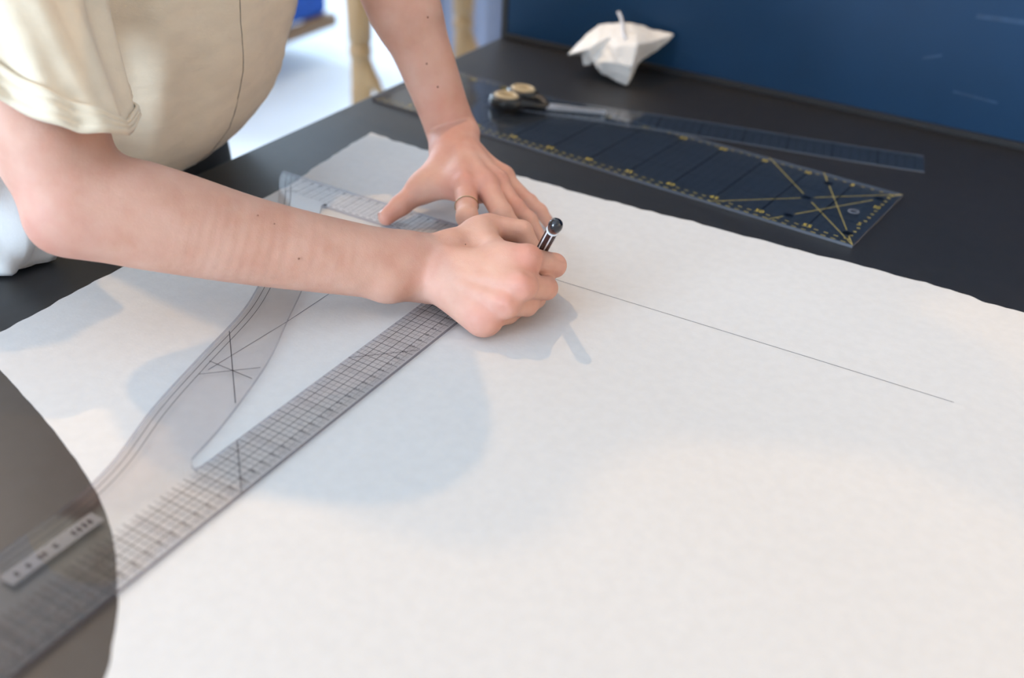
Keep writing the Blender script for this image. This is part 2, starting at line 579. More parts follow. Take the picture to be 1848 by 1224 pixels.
# ------------------------------------------------------------------ glyphs for printed figures
_gly = {}


def glyph(ch):
    if ch not in _gly:
        cu = bpy.data.curves.new('glyph', 'FONT')
        cu.body = ch
        cu.size = 1.0
        cu.resolution_u = 2
        o = bpy.data.objects.new('glyph', cu)
        col.objects.link(o)
        dg = bpy.context.evaluated_depsgraph_get()
        me = o.evaluated_get(dg).to_mesh()
        v = [(p.co.x, p.co.y) for p in me.vertices]
        f = [tuple(p.vertices) for p in me.polygons]
        o.evaluated_get(dg).to_mesh_clear()
        bpy.data.objects.remove(o, do_unlink=True)
        bpy.data.curves.remove(cu)
        _gly[ch] = (v, f, (max(p[0] for p in v) if v else .3) + .08)
    return _gly[ch]


def text_geo(s, pos, size, ang, z):
    V, F = [], []
    tot = sum(glyph(c)[2] for c in s)
    x = -tot / 2
    c_, s_ = math.cos(ang), math.sin(ang)
    for ch in s:
        v, f, w = glyph(ch)
        n = len(V)
        for px, py in v:
            X, Y = (px + x) * size, (py - .35) * size
            V.append((pos[0] + X * c_ - Y * s_, pos[1] + X * s_ + Y * c_, z))
        F += [tuple(i + n for i in q) for q in f]
        x += w
    return V, F


# ------------------------------------------------------------------ curve square (L ruler)
ZB, ZT = .05, .32
XO, XI = -39.0, -42.95
YT, YI, YB = 76.6, 72.65, 16.6
hip = [(-69.9, 76.7), (-68.6, 74.7), (-66.0, 71.6), (-61.5, 65.6), (-57.6, 60.2), (-55.7, 56.9), (-53.9, 52.7), (-52.0, 45.9), (-50.2, 40.0), (-47.9, 34.2), (-47.05, 29.8), (-47.0, 25.2), (-47.0, 16.6)]
inn = [(-61.5, 72.6), (-60.35, 70.8), (-57.6, 66.9), (-54.8, 62.8), (-52.4, 58.6), (-50.4, 54.6), (-48, 49.9), (-46.5, 46.1), (-44.9, 41.2), (-44.05, 37.6)]
hipc = [tuple(p[:2]) for p in spline([(a, b, 0) for a, b in hip], 8)]
innc = [tuple(p[:2]) for p in spline([(a, b, 0) for a, b in inn], 8)]
outer = [(XO, YB), (XO, YT), (XO - 14, YT), (-60, YT)] + hipc
hole = innc + [(-43.5, 37.0), (-43.1, 36.9), (XI, 37.3), (XI, YI)]


def plate_with_hole(outer, hole, z0, z1):
    bm = bmesh.new()

    def loop(pts):
        vs_ = [bm.verts.new((x, y, z1)) for x, y in pts]
        return [bm.edges.new((vs_[i], vs_[(i + 1) % len(vs_)])) for i in range(len(vs_))]
    ed = loop(outer) + (loop(hole) if hole else [])
    bmesh.ops.triangle_fill(bm, edges=ed, use_beauty=True, normal=(0, 0, 1))
    top = [f for f in bm.faces]
    V = [tuple(v.co) for v in bm.verts]
    bm.verts.index_update()
    F = [tuple(v.index for v in f.verts) for f in top]
    n = len(V)
    bm.free()
    V += [(x, y, z0) for x, y, _ in V]
    FT = F + [tuple(i + n for i in f[::-1]) for f in F]
    S = []
    k = 0
    for L in ([outer, hole] if hole else [outer]):
        m = len(L)
        for i in range(m):
            a, b = k + i, k + (i + 1) % m
            S.append((a, b, b + n, a + n))
        k += m
    return V, FT, S


def acrylic_plate(parent, name, outer, hole, z0, z1, face_mat, edge_mat):
    V, T, S = plate_with_hole(outer, hole, z0, z1)
    o = make(name, V, T + S, [face_mat, edge_mat], parent)
    for i, p in enumerate(o.data.polygons):
        if i >= len(T): p.material_index = 1
    bm = bmesh.new()
    bm.from_mesh(o.data)
    bmesh.ops.recalc_face_normals(bm, faces=bm.faces)
    bm.to_mesh(o.data)
    bm.free()
    return o


sq = thing('curve_square', 'clear L-shaped pattern ruler with hip curve lying on the paper under both hands', 'ruler', (-45, 50, ZB))
plate = acrylic_plate(sq, 'plate', outer, hole, ZB, ZT, M['acrylic'], M['acrylic_edge'])
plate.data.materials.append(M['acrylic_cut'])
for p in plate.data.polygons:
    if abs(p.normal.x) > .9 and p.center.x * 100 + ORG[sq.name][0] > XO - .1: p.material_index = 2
bold, fine, hair, txt = [], [], [], []
zp = ZT + .006
# long arm: figures count down from the corner
for k in range(0, 60):
    y = YT + .1 - k
    if y < YB + .3: break
    bold.append(strip_geo((XI + .05, y), (XO - .12, y), .055, zp))
    fine.append(strip_geo((XI + .05, y - .5), (XO - .12, y - .5), .036, zp))
    if k >= 4:
        txt.append(text_geo(str(k), (XO - .85, y + .02), .42, math.radians(0), zp))
    if k % 5 == 0:
        for j in range(1, 6):
            hair.append(strip_geo((XI + .1, y - j * .1), (XO - .12, y - j * .1), .035, zp))
    for j in range(1, 10):
        hair.append(strip_geo((XO - .62 if j != 5 else XO - .8, y - j * .1), (XO - .12, y - j * .1), .028, zp))
for u in (1.05, 2.05, 3.05):
    bold.append(strip_geo((XO - u, YB + .3), (XO - u, YT - .2), .055, zp))
for u in (.5, 1.55, 2.55, 3.45):
    fine.append(strip_geo((XO - u, YB + .3), (XO - u, YT - .2), .028, zp))
for u in (.3, .8, 1.3, 2.3, 3.25):
    hair.append(strip_geo((XO - u, YB + .3), (XO - u, YT - .2), .02, zp))
# short arm
for k in range(5, 29):
    x = XO - .3 - k
    bold.append(strip_geo((x, YI + .5), (x, YT - .1), .045, zp))
    fine.append(strip_geo((x - .5, YI + .5), (x - .5, YT - .1), .028, zp))
    for j in range(1, 10):
        hair.append(strip_geo((x - j * .1, YT - .6), (x - j * .1, YT - .1), .03, zp))
    if k % 5 == 0:
        for j in range(1, 6): hair.append(strip_geo((x - j * .1, YI + .5), (x - j * .1, YT - .1), .035, zp))
    txt.append(text_geo(str(k), (x, YT - .75), .40, math.radians(0), zp))
for u in (.5, 1.0, 2.0, 3.0):
    fine.append(strip_geo((XO - .2, YT - u), (-67.9 if u < 2.1 else -66.3, YT - u), .03, zp))
for u in (.25, .75, 1.25, 1.5, 1.75, 2.25, 2.5, 2.75, 3.25, 3.5):
    hair.append(strip_geo((XO - .2, YT - u), (-67.4 if u < 2.1 else -65.8, YT - u), .022, zp))
fine.append(strip_geo((XO - .2, YI + .5), (-64.6, YI + .5), .03, zp))
for k in range(14):
    fine.append(strip_geo((-60.8 + k * .8, YI + .12), (-60.35 + k * .8, YI + .12), .12, zp))
# hip curve guide lines and crossed marks


def offset_curve(c, d):
    out = []
    for i in range(len(c)):
        a, b = np.array(c[max(i - 1, 0)]), np.array(c[min(i + 1, len(c) - 1)])
        t = (b - a) / np.linalg.norm(b - a)
        out.append(np.array(c[i]) + d * np.array([-t[1], t[0]]))
    return out


for d in (.62, 1.12):
    bold.append(poly_strip(offset_curve(hipc, d)[3:], .05, zp))
for a, b in (((-52.83, 50.55), (-45.88, 43.68)), ((-51.14, 46.61), (-46.97, 46.6)), ((-50.53, 44.9), (-47.44, 48.03)),
             ((-42.9, 40.6), (-38.95, 36.7)), ((-42.9, 52.7), (-39.05, 56.6)), ((-66.3, 72.9), (-65.4, 73.6))):
    bold.append(strip_geo(a, b, .06, zp))
# registration dot at the inner corner
bold.append(([(-61.2 + .22 * math.cos(t), 72.75 + .22 * math.sin(t), zp) for t in np.linspace(0, 2 * math.pi, 16, endpoint=False)], [tuple(range(16))]))
tag(make('grid_lines', *join_geo(bold), M['ink'], sq), kind='stuff')
tag(make('half_lines', *join_geo(fine), M['ink_fine'], sq), kind='stuff')
tag(make('fine_lines', *join_geo(hair), M['ink_hair'], sq), kind='stuff')
tag(make('figures', *join_geo(txt), M['ink'], sq), kind='stuff')
lb = make('label_strip', *box_geo(-45.3, -44.1, 23.9, 30.4, ZT + .002, ZT + .012), M['label'], sq)
mk = []
for y in (24.6, 25.4, 26.2, 26.5, 27.3, 28.6, 29.0, 29.4, 29.8):
    mk.append(strip_geo((-44.9, y), (-44.45, y), .2, ZT + .016))
tag(make('label_marks', *join_geo(mk), M['ink_fine'], lb), kind='stuff')

# ------------------------------------------------------------------ patchwork ruler with yellow figures
QX, QY, QT = -75.472, 99.424, -.08647
qc, qs = math.cos(QT), math.sin(QT)


def Q(a, b): return (QX + a * qc - b * qs, QY + a * qs + b * qc)


QZ0, QZ1 = .02, .32
pr_ = thing('patchwork_ruler', 'wide clear patchwork ruler with yellow figures lying behind the paper', 'ruler', (*Q(30, 7.5), QZ0))
acrylic_plate(pr_, 'plate', [Q(0, 0), Q(60, 0), Q(60, 15), Q(0, 15)], None, QZ0, QZ1, M['acrylic_dark'], M['acrylic_grey'])
zq = QZ1 + .006
yb, yf, dk, df = [], [], [], []
for k in range(1, 60):
    if k % 5 == 0:
        dk.append(strip_geo(Q(k, 1.9), Q(k, 13.4), .13, zq))
        yb.append(text_geo(str(k), Q(k, 1.25), .95, QT, zq))
        yb.append(text_geo(str(60 - k), Q(k, 13.85), .95, QT, zq))
    else:
        df.append(strip_geo(Q(k, .5), Q(k, 14.5), .035, zq))
        yf.append(strip_geo(Q(k - .22, .95), Q(k + .22, .95), .16, zq))
        yf.append(strip_geo(Q(k - .18, 14.1), Q(k + .18, 14.1), .13, zq))
    yf.append(strip_geo(Q(k - .25, .2), Q(k + .25, .2), .12, zq))
for k in range(1, 15):
    (dk if k % 5 == 0 else df).append(strip_geo(Q(.4, k), Q(59.4, k), .06 if k % 5 == 0 else .035, zq))
    if k % 5 == 0:
        yb.append(text_geo(str(k), Q(58.9, k), .95, QT, zq))
    else:
        yf.append(strip_geo(Q(58.95, k), Q(59.3, k), .2, zq))
for a, b in (((60, 0), (53.2, 6.8)), ((51.8, 8.2), (45, 15)), ((60, 15), (53.0, 8)), ((52, 7), (45, 0)), ((51.34, 15), (52.5, 13)), ((53.1, 12), (58.4, 2.8)), ((59, 1.7), (60, 0)), ((51.34, 0), (52.3, 1.7)), ((53, 2.9), (58, 11.5)), ((58.9, 13.1), (60, 15))):
    yf.append(strip_geo(Q(*a), Q(*b), .10, zq))
for a in ((52.4, 7.5), (52.8, 12.5), (58.7, 2.2), (52.6, 2.3), (58.4, 12.3)):
    p = Q(*a)
    dk.append(([(p[0] + .5 * math.cos(t), p[1] + .42 * math.sin(t), zq + .002) for t in np.linspace(0, 2 * math.pi, 14, endpoint=False)], [tuple(range(14))]))
for g_ in yb: make('figure', *g_, M['yellow'], pr_)
tag(make('yellow_marks', *join_geo(yf), M['yellow_fine'], pr_), kind='stuff')
tag(make('grid_lines', *join_geo(dk), M['dark_ink2'], pr_), kind='stuff')
tag(make('fine_lines', *join_geo(df), M['dark_ink3'], pr_), kind='stuff')
hp = Q(57.4, 7.5)
make('hang_hole', *lathe_geo((hp[0], hp[1], QZ1 - .02), (0, 0, 1), [(0, .36), (.03, .36), (.035, .44), (.035, .58), (0, .60)]), M['acrylic_grey'], pr_)

# ------------------------------------------------------------------ narrow flexible ruler, half on the patchwork ruler
R0, R1 = np.array([-14.45, 119.7]), np.array([-64.0, 107.9])
rd = (R1 - R0) / np.linalg.norm(R1 - R0)
rn = np.array([-rd[1], rd[0]])
if rn[1] < 0: rn = -rn
RL = np.linalg.norm(R1 - R0)


def rz(u):
    t = min(max((u - 4) / 24, 0), 1)
    return .03 + (QZ1 + .02 - .02) * t * t * (3 - 2 * t)


nr = thing('narrow_ruler', 'narrow clear flexible ruler slanting off the patchwork ruler towards the panel', 'ruler', (*((R0 + R1) / 2), .02))
rings = []
for u in np.linspace(0, RL, 30):
    z = rz(u)
    rings.append([(*(R0 + rd * u + rn * s_), z + dz) for s_, dz in ((-2.45, 0), (2.45, 0), (2.45, .13), (-2.45, .13))])
V, F = loft_geo(rings)
o = make('blade', V, F, [M['acrylic_dark'], M['acrylic_grey']], nr)
for p in o.data.polygons:
    if abs(p.normal.z) < .7: p.material_index = 1
tk = []
for k in range(1, int(RL)):
    for s0, s1, w in ((-2.3, 2.3, .05 if k % 5 else .12),):
        a, b = R0 + rd * k + rn * s0, R0 + rd * k + rn * s1
        tk.append(strip_geo(a, b, w, rz(k) + .137))
    for j in (.25, .5, .75):
        a, b = R0 + rd * (k + j) + rn * 1.3, R0 + rd * (k + j) + rn * 2.3
        tk.append(strip_geo(a, b, .05, rz(k + j) + .137))
tag(make('graduations', *join_geo(tk), M['dark_ink2'], nr), kind='stuff')

# ------------------------------------------------------------------ scissors
sc = thing('scissors', 'small scissors with black and beige handles resting on the patchwork ruler', 'scissors', (-57, 107.5, .5))
tip, piv = np.array([-49.9, 110.9]), np.array([-55.7, 108.75])
sd = (tip - piv) / np.linalg.norm(tip - piv)
sn = np.array([-sd[1], sd[0]])


def prism(pts, z0, z1):
    n = len(pts)
    V = [(*p, z0) for p in pts] + [(*p, z1) for p in pts]
    F = [tuple(range(n))[::-1], tuple(range(n, 2 * n))] + [(i, (i + 1) % n, n + (i + 1) % n, n + i) for i in range(n)]
    return V, F


def sp(a, b): return tuple(piv + sd * a + sn * b)


for s_, z0 in ((1, .62), (-1, .80)):
    b = make('blade', *prism([sp(-1.6, .30 * s_), sp(-.8, -.42 * s_), sp(.3, -.48 * s_), sp(6.3, -.10 * s_), sp(6.35, .05 * s_), sp(5.2, .34 * s_), sp(.4, .46 * s_)], z0, z0 + .17), M['steel'], sc)
    for v in b.data.vertices:      # hollow grind: the near side of the blade slopes down
        q = np.array([v.co.x, v.co.y]) * 100 + ORG[sc.name][:2] - piv
        if v.co.z * 100 + ORG[sc.name][2] > z0 + .1: v.co.z += .002 * max(0, float(q @ sn) + .3)
make('pivot_screw', *lathe_geo((*sp(0, 0), .60), (0, 0, 1), [(0, .3), (.36, .3), (.42, .26), (.46, .12)]), M['steel'], sc, smooth=True)
for cx, cy, s_, z0 in ((-60.6, 106.1, -1, .5), (-60.2, 109.4, 1, .5)):
    # black bow: rounded ring joined to an arm that runs to the pivot
    ringp = []
    nn, mm = 36, 12
    V, F = [], []
    for i in range(nn):
        a = 2 * math.pi * i / nn
        c = np.array([cx + 1.75 * math.cos(a), cy + 1.25 * math.sin(a)])
        e = np.array([math.cos(a), math.sin(a)])
        for j in range(mm):
            t = 2 * math.pi * j / mm
            V.append((*(c + e * .42 * math.cos(t)), z0 + .75 + .75 * math.sin(t)))
    for i in range(nn):
        for j in range(mm):
            F.append((i * mm + j, ((i + 1) % nn) * mm + j, ((i + 1) % nn) * mm + (j + 1) % mm, i * mm + (j + 1) % mm))
    start = np.array([cx + 1.7, cy - .1 * s_])
    end = np.array(sp(-.6, -.05 * s_))
    mid = (start + end) / 2 + np.array([0, .25 * s_])
    pts = [(*start, z0 + .75), (*mid, z0 + .65), (*end, .78)]
    h_ = make('handle', *join_geo([(V, F), tube_geo(spline(pts, 6), list(np.linspace(.62, .36, 13)), 12)]), M['black_plastic'], sc, smooth=True)
    V, F = [], []
    for i in range(nn):
        a = 2 * math.pi * i / nn
        c = np.array([cx + 1.30 * math.cos(a), cy + .85 * math.sin(a)])
        e = np.array([math.cos(a), math.sin(a)])
        for j in range(mm):
            t = 2 * math.pi * j / mm
            V.append((*(c + e * .36 * math.cos(t)), z0 + .95 + .80 * math.sin(t)))
    for i in range(nn):
        for j in range(mm):
            F.append((i * mm + j, ((i + 1) % nn) * mm + j, ((i + 1) % nn) * mm + (j + 1) % mm, i * mm + (j + 1) % mm))
    make('grip_liner', V, F, M['beige_plastic'], h_, smooth=True)

# ------------------------------------------------------------------ crumpled tissue
ti = thing('crumpled_cloth', 'crumpled white scrap of cloth standing on the black table before the blue panel', 'cloth', (-54, 124.5, 0))
P_ = {'top': deep(1140, 36, 138.5), 'topl': deep(1080, 43, 139.5), 'lsh': deep(1050, 68, 138.5), 'ltip': deep(1021, 100, 138.0),
      'rtip': deep(1221, 60, 138.0), 'rsh': deep(1178, 50, 139.5), 'rlow': deep(1178, 76, 136.2), 'ridge': deep(1150, 80, 133.6), 'ridge2': deep(1142, 120, 133.8),
      'tip': at(1132, 157, .15), 'lb': deep(1085, 134, 137.2), 'lb2': deep(1068, 112, 136.8), 'lin': deep(1062, 88, 135.8), 'cen': deep(1105, 85, 134.6), 'cen2': deep(1110, 112, 134.6),
      'ctop': deep(1110, 58, 136.0), 'ctop2': deep(1148, 60, 135.4), 'pock': deep(1092, 78, 136.3), 'bkl': deep(1080, 100, 144.5), 'bkr': deep(1175, 96, 143.0), 'bk': at(1125, 128, .1), 'rb': deep(1180, 98, 138.6), 'rb2': deep(1158, 108, 138.4),
      'll0': deep(1048, 96, 137.6), 'll1': deep(1052, 120, 138.0), 'll2': deep(1064, 119, 137.4)}
T_ = ['ltip lsh lin', 'lsh topl lin', 'topl ctop lin', 'topl top ctop', 'top ctop2 ctop', 'top rsh ctop2', 'rsh rtip rlow', 'rsh rlow ctop2', 'ctop ctop2 ridge', 'ctop2 rlow ridge',
      'ctop pock lin', 'ctop cen pock', 'ctop ridge cen', 'pock cen cen2', 'pock cen2 lb2', 'lin pock lb2', 'cen ridge cen2', 'ridge ridge2 cen2', 'cen2 ridge2 tip', 'cen2 tip lb', 'cen2 lb lb2',
      'ridge rlow rb', 'ridge rb rb2', 'ridge rb2 ridge2', 'ridge2 rb2 tip', 'rlow rtip rb', 'lin ll0 ltip', 'lin lb2 ll2', 'lin ll2 ll0', 'll0 ll2 ll1',
      'topl lsh bkl', 'lsh ltip bkl', 'top topl bkl', 'top bkl bkr', 'rsh top bkr', 'rtip rsh bkr', 'rtip bkr rb', 'rb bkr rb2', 'bkl ltip ll0', 'bkl ll0 ll1', 'bkl ll1 ll2', 'bkl ll2 lb2', 'bkl lb2 lb', 'bkl lb bk', 'bkr bkl bk', 'rb2 bkr bk', 'tip rb2 bk', 'lb tip bk']
keys = list(P_)
for k_ in keys: P_[k_][1] = min(P_[k_][1], 130.6)
cr = make('folds', [P_[k] for k in keys], [tuple(keys.index(a) for a in t.split()) for t in T_], M['tissue'], ti, smooth=True)
bm = bmesh.new()
bm.from_mesh(cr.data)
bmesh.ops.recalc_face_normals(bm, faces=bm.faces)
cl = bm.edges.layers.float.get('crease_edge') or bm.edges.layers.float.new('crease_edge')
for e in bm.edges:
    if e.is_manifold and e.calc_face_angle(0) > .55: e[cl] = .55
bm.to_mesh(cr.data)
bm.free()
s_ = cr.modifiers.new('subdivision', 'SUBSURF')
s_.levels = s_.render_levels = 4
tx = bpy.data.textures.new('crumple', 'CLOUDS')
tx.noise_scale = .018
d_ = cr.modifiers.new('crumple', 'DISPLACE')
d_.texture = tx
d_.strength = .0045
d_.mid_level = .5
make('thread_tail', *tube_geo(spline([deep(1116, 22, 139.5), deep(1120, 30, 139), deep(1123, 42, 137.5), deep(1125, 60, 135.6), deep(1129, 70, 134.9)], 6), .22, 8), M['thread'], ti, smooth=True)

# ------------------------------------------------------------------ white cloth bunched at the table edge
wc = thing('white_garment', 'white cloth bunched over the table edge below the elbow', 'cloth', (-78, 46, 0))
V, F = [], []
nu, nv = 44, 30
for j in range(nv):
    t = j / (nv - 1)
    for i in range(nu):
        a = 2 * math.pi * i / nu
        rr = math.sin(math.pi * (.16 + .80 * t)) ** .55
        fold = 1 + .10 * math.sin(3 * a + 5 * t) + .07 * math.sin(7 * a - 9 * t + 1) + .05 * math.sin(13 * a + 7 * t)
        ctr = np.array([-79.6 - 4.0 * t, 46.6 - 3.0 * t, .25 + 15.0 * t])
        al, ac = 1.5 + 8.4 * rr * fold * math.cos(a), 4.8 * rr * fold * math.sin(a)
        x = ctr[0] + .86 * al - .5 * ac
        y = ctr[1] + .5 * al + .86 * ac
        V.append((x, y, ctr[2] + (.35 * math.sin(5 * a + 2) * rr if 0 < j < nv - 1 else 0)))
for j in range(nv - 1):
    for i in range(nu):
        k = (i + 1) % nu
        F.append((j * nu + i, j * nu + k, (j + 1) * nu + k, (j + 1) * nu + i))
F += [tuple(range(nu))[::-1], tuple(range((nv - 1) * nu, nv * nu))]
make('bunched_folds', V, F, M['white_cloth'], wc, smooth=True)

# ------------------------------------------------------------------ signed-distance body builder


class Body:
    """smooth union of tapered, optionally flattened capsules, meshed with sparse surface nets (centimetres)"""

    def __init__(self):
        self.A, self.B, self.ra, self.rb, self.n, self.sa, self.sb, self.k, self.g, self.cut = [], [], [], [], [], [], [], [], [], []

    def cap(self, a, b, ra, rb=None, k=.5, n=(0, 0, 1), sa=1.0, sb=None, cut=False, g=None):
        self.A.append(np.array(a, float)); self.B.append(np.array(b, float) + 1e-4)
        self.ra.append(ra); self.rb.append(ra if rb is None else rb)
        n = np.array(n, float)
        ax = self.B[-1] - self.A[-1]
        if np.linalg.norm(ax) > .05:          # flatten square to the limb's axis
            ax /= np.linalg.norm(ax)
            n2 = n - ax * (n @ ax)
            if np.linalg.norm(n2) > .2: n = n2
        self.g.append(g)
        self.n.append(n / np.linalg.norm(n)); self.sa.append(sa); self.sb.append(sa if sb is None else sb)
        self.k.append(k); self.cut.append(cut)

    def chain(self, pts, radii, k=.5, n=(0, 0, 1), s=None):
        s = s or [1.0] * len(pts)
        if len(pts) > 5:      # long limbs: resample for an even taper
            q = np.array(spline([tuple(p) for p in pts], 8))
            rs = np.array(spline([(r_, s_, 0) for r_, s_ in zip(radii, s)], 8))
            pts, radii, s = q, rs[:, 0], rs[:, 1]
            for i in range(len(pts) - 1):
                self.cap(pts[i], pts[i + 1], radii[i], radii[i + 1], k, n, s[i], s[i + 1], g=len(self.A) - i)
            return
        for i in range(len(pts) - 1):
            self.cap(pts[i], pts[i + 1], radii[i], radii[i + 1], k, n, s[i], s[i + 1])

    def ball(self, c, r, k=.5, n=(0, 0, 1), s=1.0, cut=False):
        self.cap(c, c, r, r, k, n, s, s, cut)

    def prim(self, i, P):
        a, b = self.A[i], self.B[i]
        ab = b - a
        L = ab @ ab
        v = P - a
        t = np.clip(v @ ab / L, 0, 1) if L > 1e-6 else np.zeros(len(P))
        v = v - t[:, None] * ab
        s = self.sa[i] + (self.sb[i] - self.sa[i]) * t
        if self.sa[i] != 1 or self.sb[i] != 1:
            v = v + np.outer((v @ self.n[i]) * (s - 1), self.n[i])
        return np.sqrt((v * v).sum(1)) - (self.ra[i] + (self.rb[i] - self.ra[i]) * t)

    def eval(self, P, idx):
        d = None
        j = 0
        while j < len(idx):
            i = idx[j]
            e = self.prim(i, P)
            k = self.k[i]
            j += 1
            while self.g[i] is not None and j < len(idx) and self.g[idx[j]] == self.g[i]:
                e = np.minimum(e, self.prim(idx[j], P))      # one limb: plain union inside
                j += 1
            if self.cut[i]:
                h = np.maximum(k - np.abs(d + e), 0) / k
                d = np.maximum(d, -e) + h * h * k * .25
            elif d is None:
                d = e
            else:
                h = np.maximum(k - np.abs(d - e), 0) / k
                d = np.minimum(d, e) - h * h * k * .25
        return d

    def mesh(self, res, blk=12, relax=8):
        A, B = np.array(self.A), np.array(self.B)
        rr = np.maximum(self.ra, self.rb)[:, None]
        lo = np.minimum(A, B) - rr - 1
        hi = np.maximum(A, B) + rr + 1
        o = lo.min(0)
        step = res * blk
        nb = np.ceil((hi.max(0) - o) / step).astype(int) + 1
        cand = set()
        for l, h in zip(lo, hi):
            i0 = np.floor((l - o) / step).astype(int)
            i1 = np.floor((h - o) / step).astype(int)
            for a in range(i0[0], i1[0] + 1):
                for b in range(i0[1], i1[1] + 1):
                    for c in range(i0[2], i1[2] + 1):
                        cand.add((a, b, c))
        cand = np.array(sorted(cand))
        ctr = o + (cand + .5) * step
        R = step * math.sqrt(3) / 2
        D = np.stack([self.prim(i, ctr) for i in range(len(self.A))], 1)
        DD = np.where(np.array(self.cut)[None, :], 1e3, D)
        smax = max(max(self.sa), max(self.sb))
        near = DD.min(1)
        act = (near < R * smax + .6)
        g = np.arange(blk + 1)
        G = np.stack(np.meshgrid(g, g, g, indexing='ij'), -1).reshape(-1, 3)
        big = nb * blk + 4
        cells, pos, edges = [], [], []

        def cid(ijk): return (ijk[:, 0] * big[1] + ijk[:, 1]) * big[2] + ijk[:, 2]
        allidx = np.arange(len(self.A))
        for q in np.nonzero(act)[0]:
            keep = allidx[(D[q] - near[q] < 2.2 * R * smax + 1.6)]
            keep = [i for i in keep]
            if all(self.cut[i] for i in keep): continue
            base = cand[q] * blk
            P = o + (G + base) * res
            d = self.eval(P, keep)
            if d.min() > 0 or d.max() < 0: continue
            d = d.reshape(blk + 1, blk + 1, blk + 1)
            ins = d < 0
            # cells
            cnt = np.zeros((blk, blk, blk), int)
            acc = np.zeros((blk, blk, blk, 3))
            num = np.zeros((blk, blk, blk))
            cor = [(i, j, k) for i in (0, 1) for j in (0, 1) for k in (0, 1)]
            sl = lambda c: (slice(c[0], c[0] + blk), slice(c[1], c[1] + blk), slice(c[2], c[2] + blk))
            for c in cor: cnt += ins[sl(c)]
            for a in range(8):
                for b in range(a + 1, 8):
                    df = [abs(cor[a][m] - cor[b][m]) for m in range(3)]
                    if sum(df) != 1: continue
                    da, db = d[sl(cor[a])], d[sl(cor[b])]
                    x = (da < 0) != (db < 0)
                    t = np.where(x, da / np.where(x, da - db, 1), 0)
                    for m in range(3):
                        acc[..., m] += np.where(x, cor[a][m] + t * (cor[b][m] - cor[a][m]), 0)
                    num += x
            ok = (cnt > 0) & (cnt < 8)
            I = np.argwhere(ok)
            if len(I):
                cells.append(cid(I + base))
                pos.append(o + (I + base + acc[ok] / num[ok][:, None]) * res)
            for ax in range(3):
                s0 = [slice(0, blk)] * 3
                s1 = [slice(0, blk)] * 3
                s1[ax] = slice(1, blk + 1)
                x = ins[tuple(s0)] != ins[tuple(s1)]
                E = np.argwhere(x)
                if len(E):
                    flip = ins[tuple(s0)][x]
                    edges.append((ax, E + base, flip))
        cells = np.concatenate(cells)
        pos = np.concatenate(pos)
        order = np.argsort(cells)
        cells, pos = cells[order], pos[order]
        F = []
        for ax, E, flip in edges:
            u = np.zeros(3, int); v = np.zeros(3, int)
            u[(ax + 1) % 3] = 1; v[(ax + 2) % 3] = 1
            q = [cid(E - u - v), cid(E - v), cid(E), cid(E - u)]
            ix = [np.clip(np.searchsorted(cells, c), 0, len(cells) - 1) for c in q]
            good = np.ones(len(E), bool)
            for c, i in zip(q, ix): good &= cells[i] == c
            f = np.stack(ix, 1)[good]
            fl = flip[good]
            f[~fl] = f[~fl][:, ::-1]
            F.append(f)
        F = np.concatenate(F)
        # relax the grid steps out of the surface
        ea = np.concatenate([F[:, 0], F[:, 1], F[:, 2], F[:, 3]])
        eb = np.concatenate([F[:, 1], F[:, 2], F[:, 3], F[:, 0]])
        deg = np.bincount(ea, minlength=len(pos)) + np.bincount(eb, minlength=len(pos))
        for it in range(relax):
            w = (.6, -.58)[it % 2]
            av = np.stack([(np.bincount(ea, pos[eb, c], len(pos)) + np.bincount(eb, pos[ea, c], len(pos))) / np.maximum(deg, 1) for c in range(3)], 1)
            pos = pos + w * (av - pos)
        return pos, F


def lerp(a, b, t): return np.array(a) * (1 - t) + np.array(b) * t


VD = -FW  # towards the viewer; the broad side of wrists faces this way

# ---- joints (table centimetres)
S_R, S_L = np.array([-78.6, 53.6, 33.2]), np.array([-82.0, 89.5, 45.0])
E_R, E_L = deep(130, 370, 77), deep(662, -165, 103)
W_R, W_L = at(772, 487, 3.1), at(821, 262, 5.4)

PEN_TIP = np.array([-38.5, 73.0, .12])
PEN_TOP = deep(1003, 406, 80.6)

arms = Body()
# right upper arm, elbow, forearm
arms.chain([S_R, lerp(S_R, E_R, .5), lerp(S_R, E_R, .85), E_R], [5.2, 4.5, 3.8, 3.3], k=1.4)
arms.chain([deep(136, 374, 77), deep(176, 379, 77.6), deep(225, 382, 78.3), deep(310, 401, 79.4), deep(467, 438, 81.7), deep(656, 471, 84.4), deep(735, 480, 85.8), W_R],
           [3.1, 3.65, 4.0, 3.86, 3.34, 2.88, 2.88, 2.75], k=1.6, n=VD, s=[1, 1, 1.02, 1.05, 1.12, 1.3, 1.42, 1.45])
arms.ball(deep(104, 408, 76.8), 1.5, k=1.6)          # olecranon
arms.ball(deep(700, 516, 84.6), 1.15, k=1.4)         # ulna head
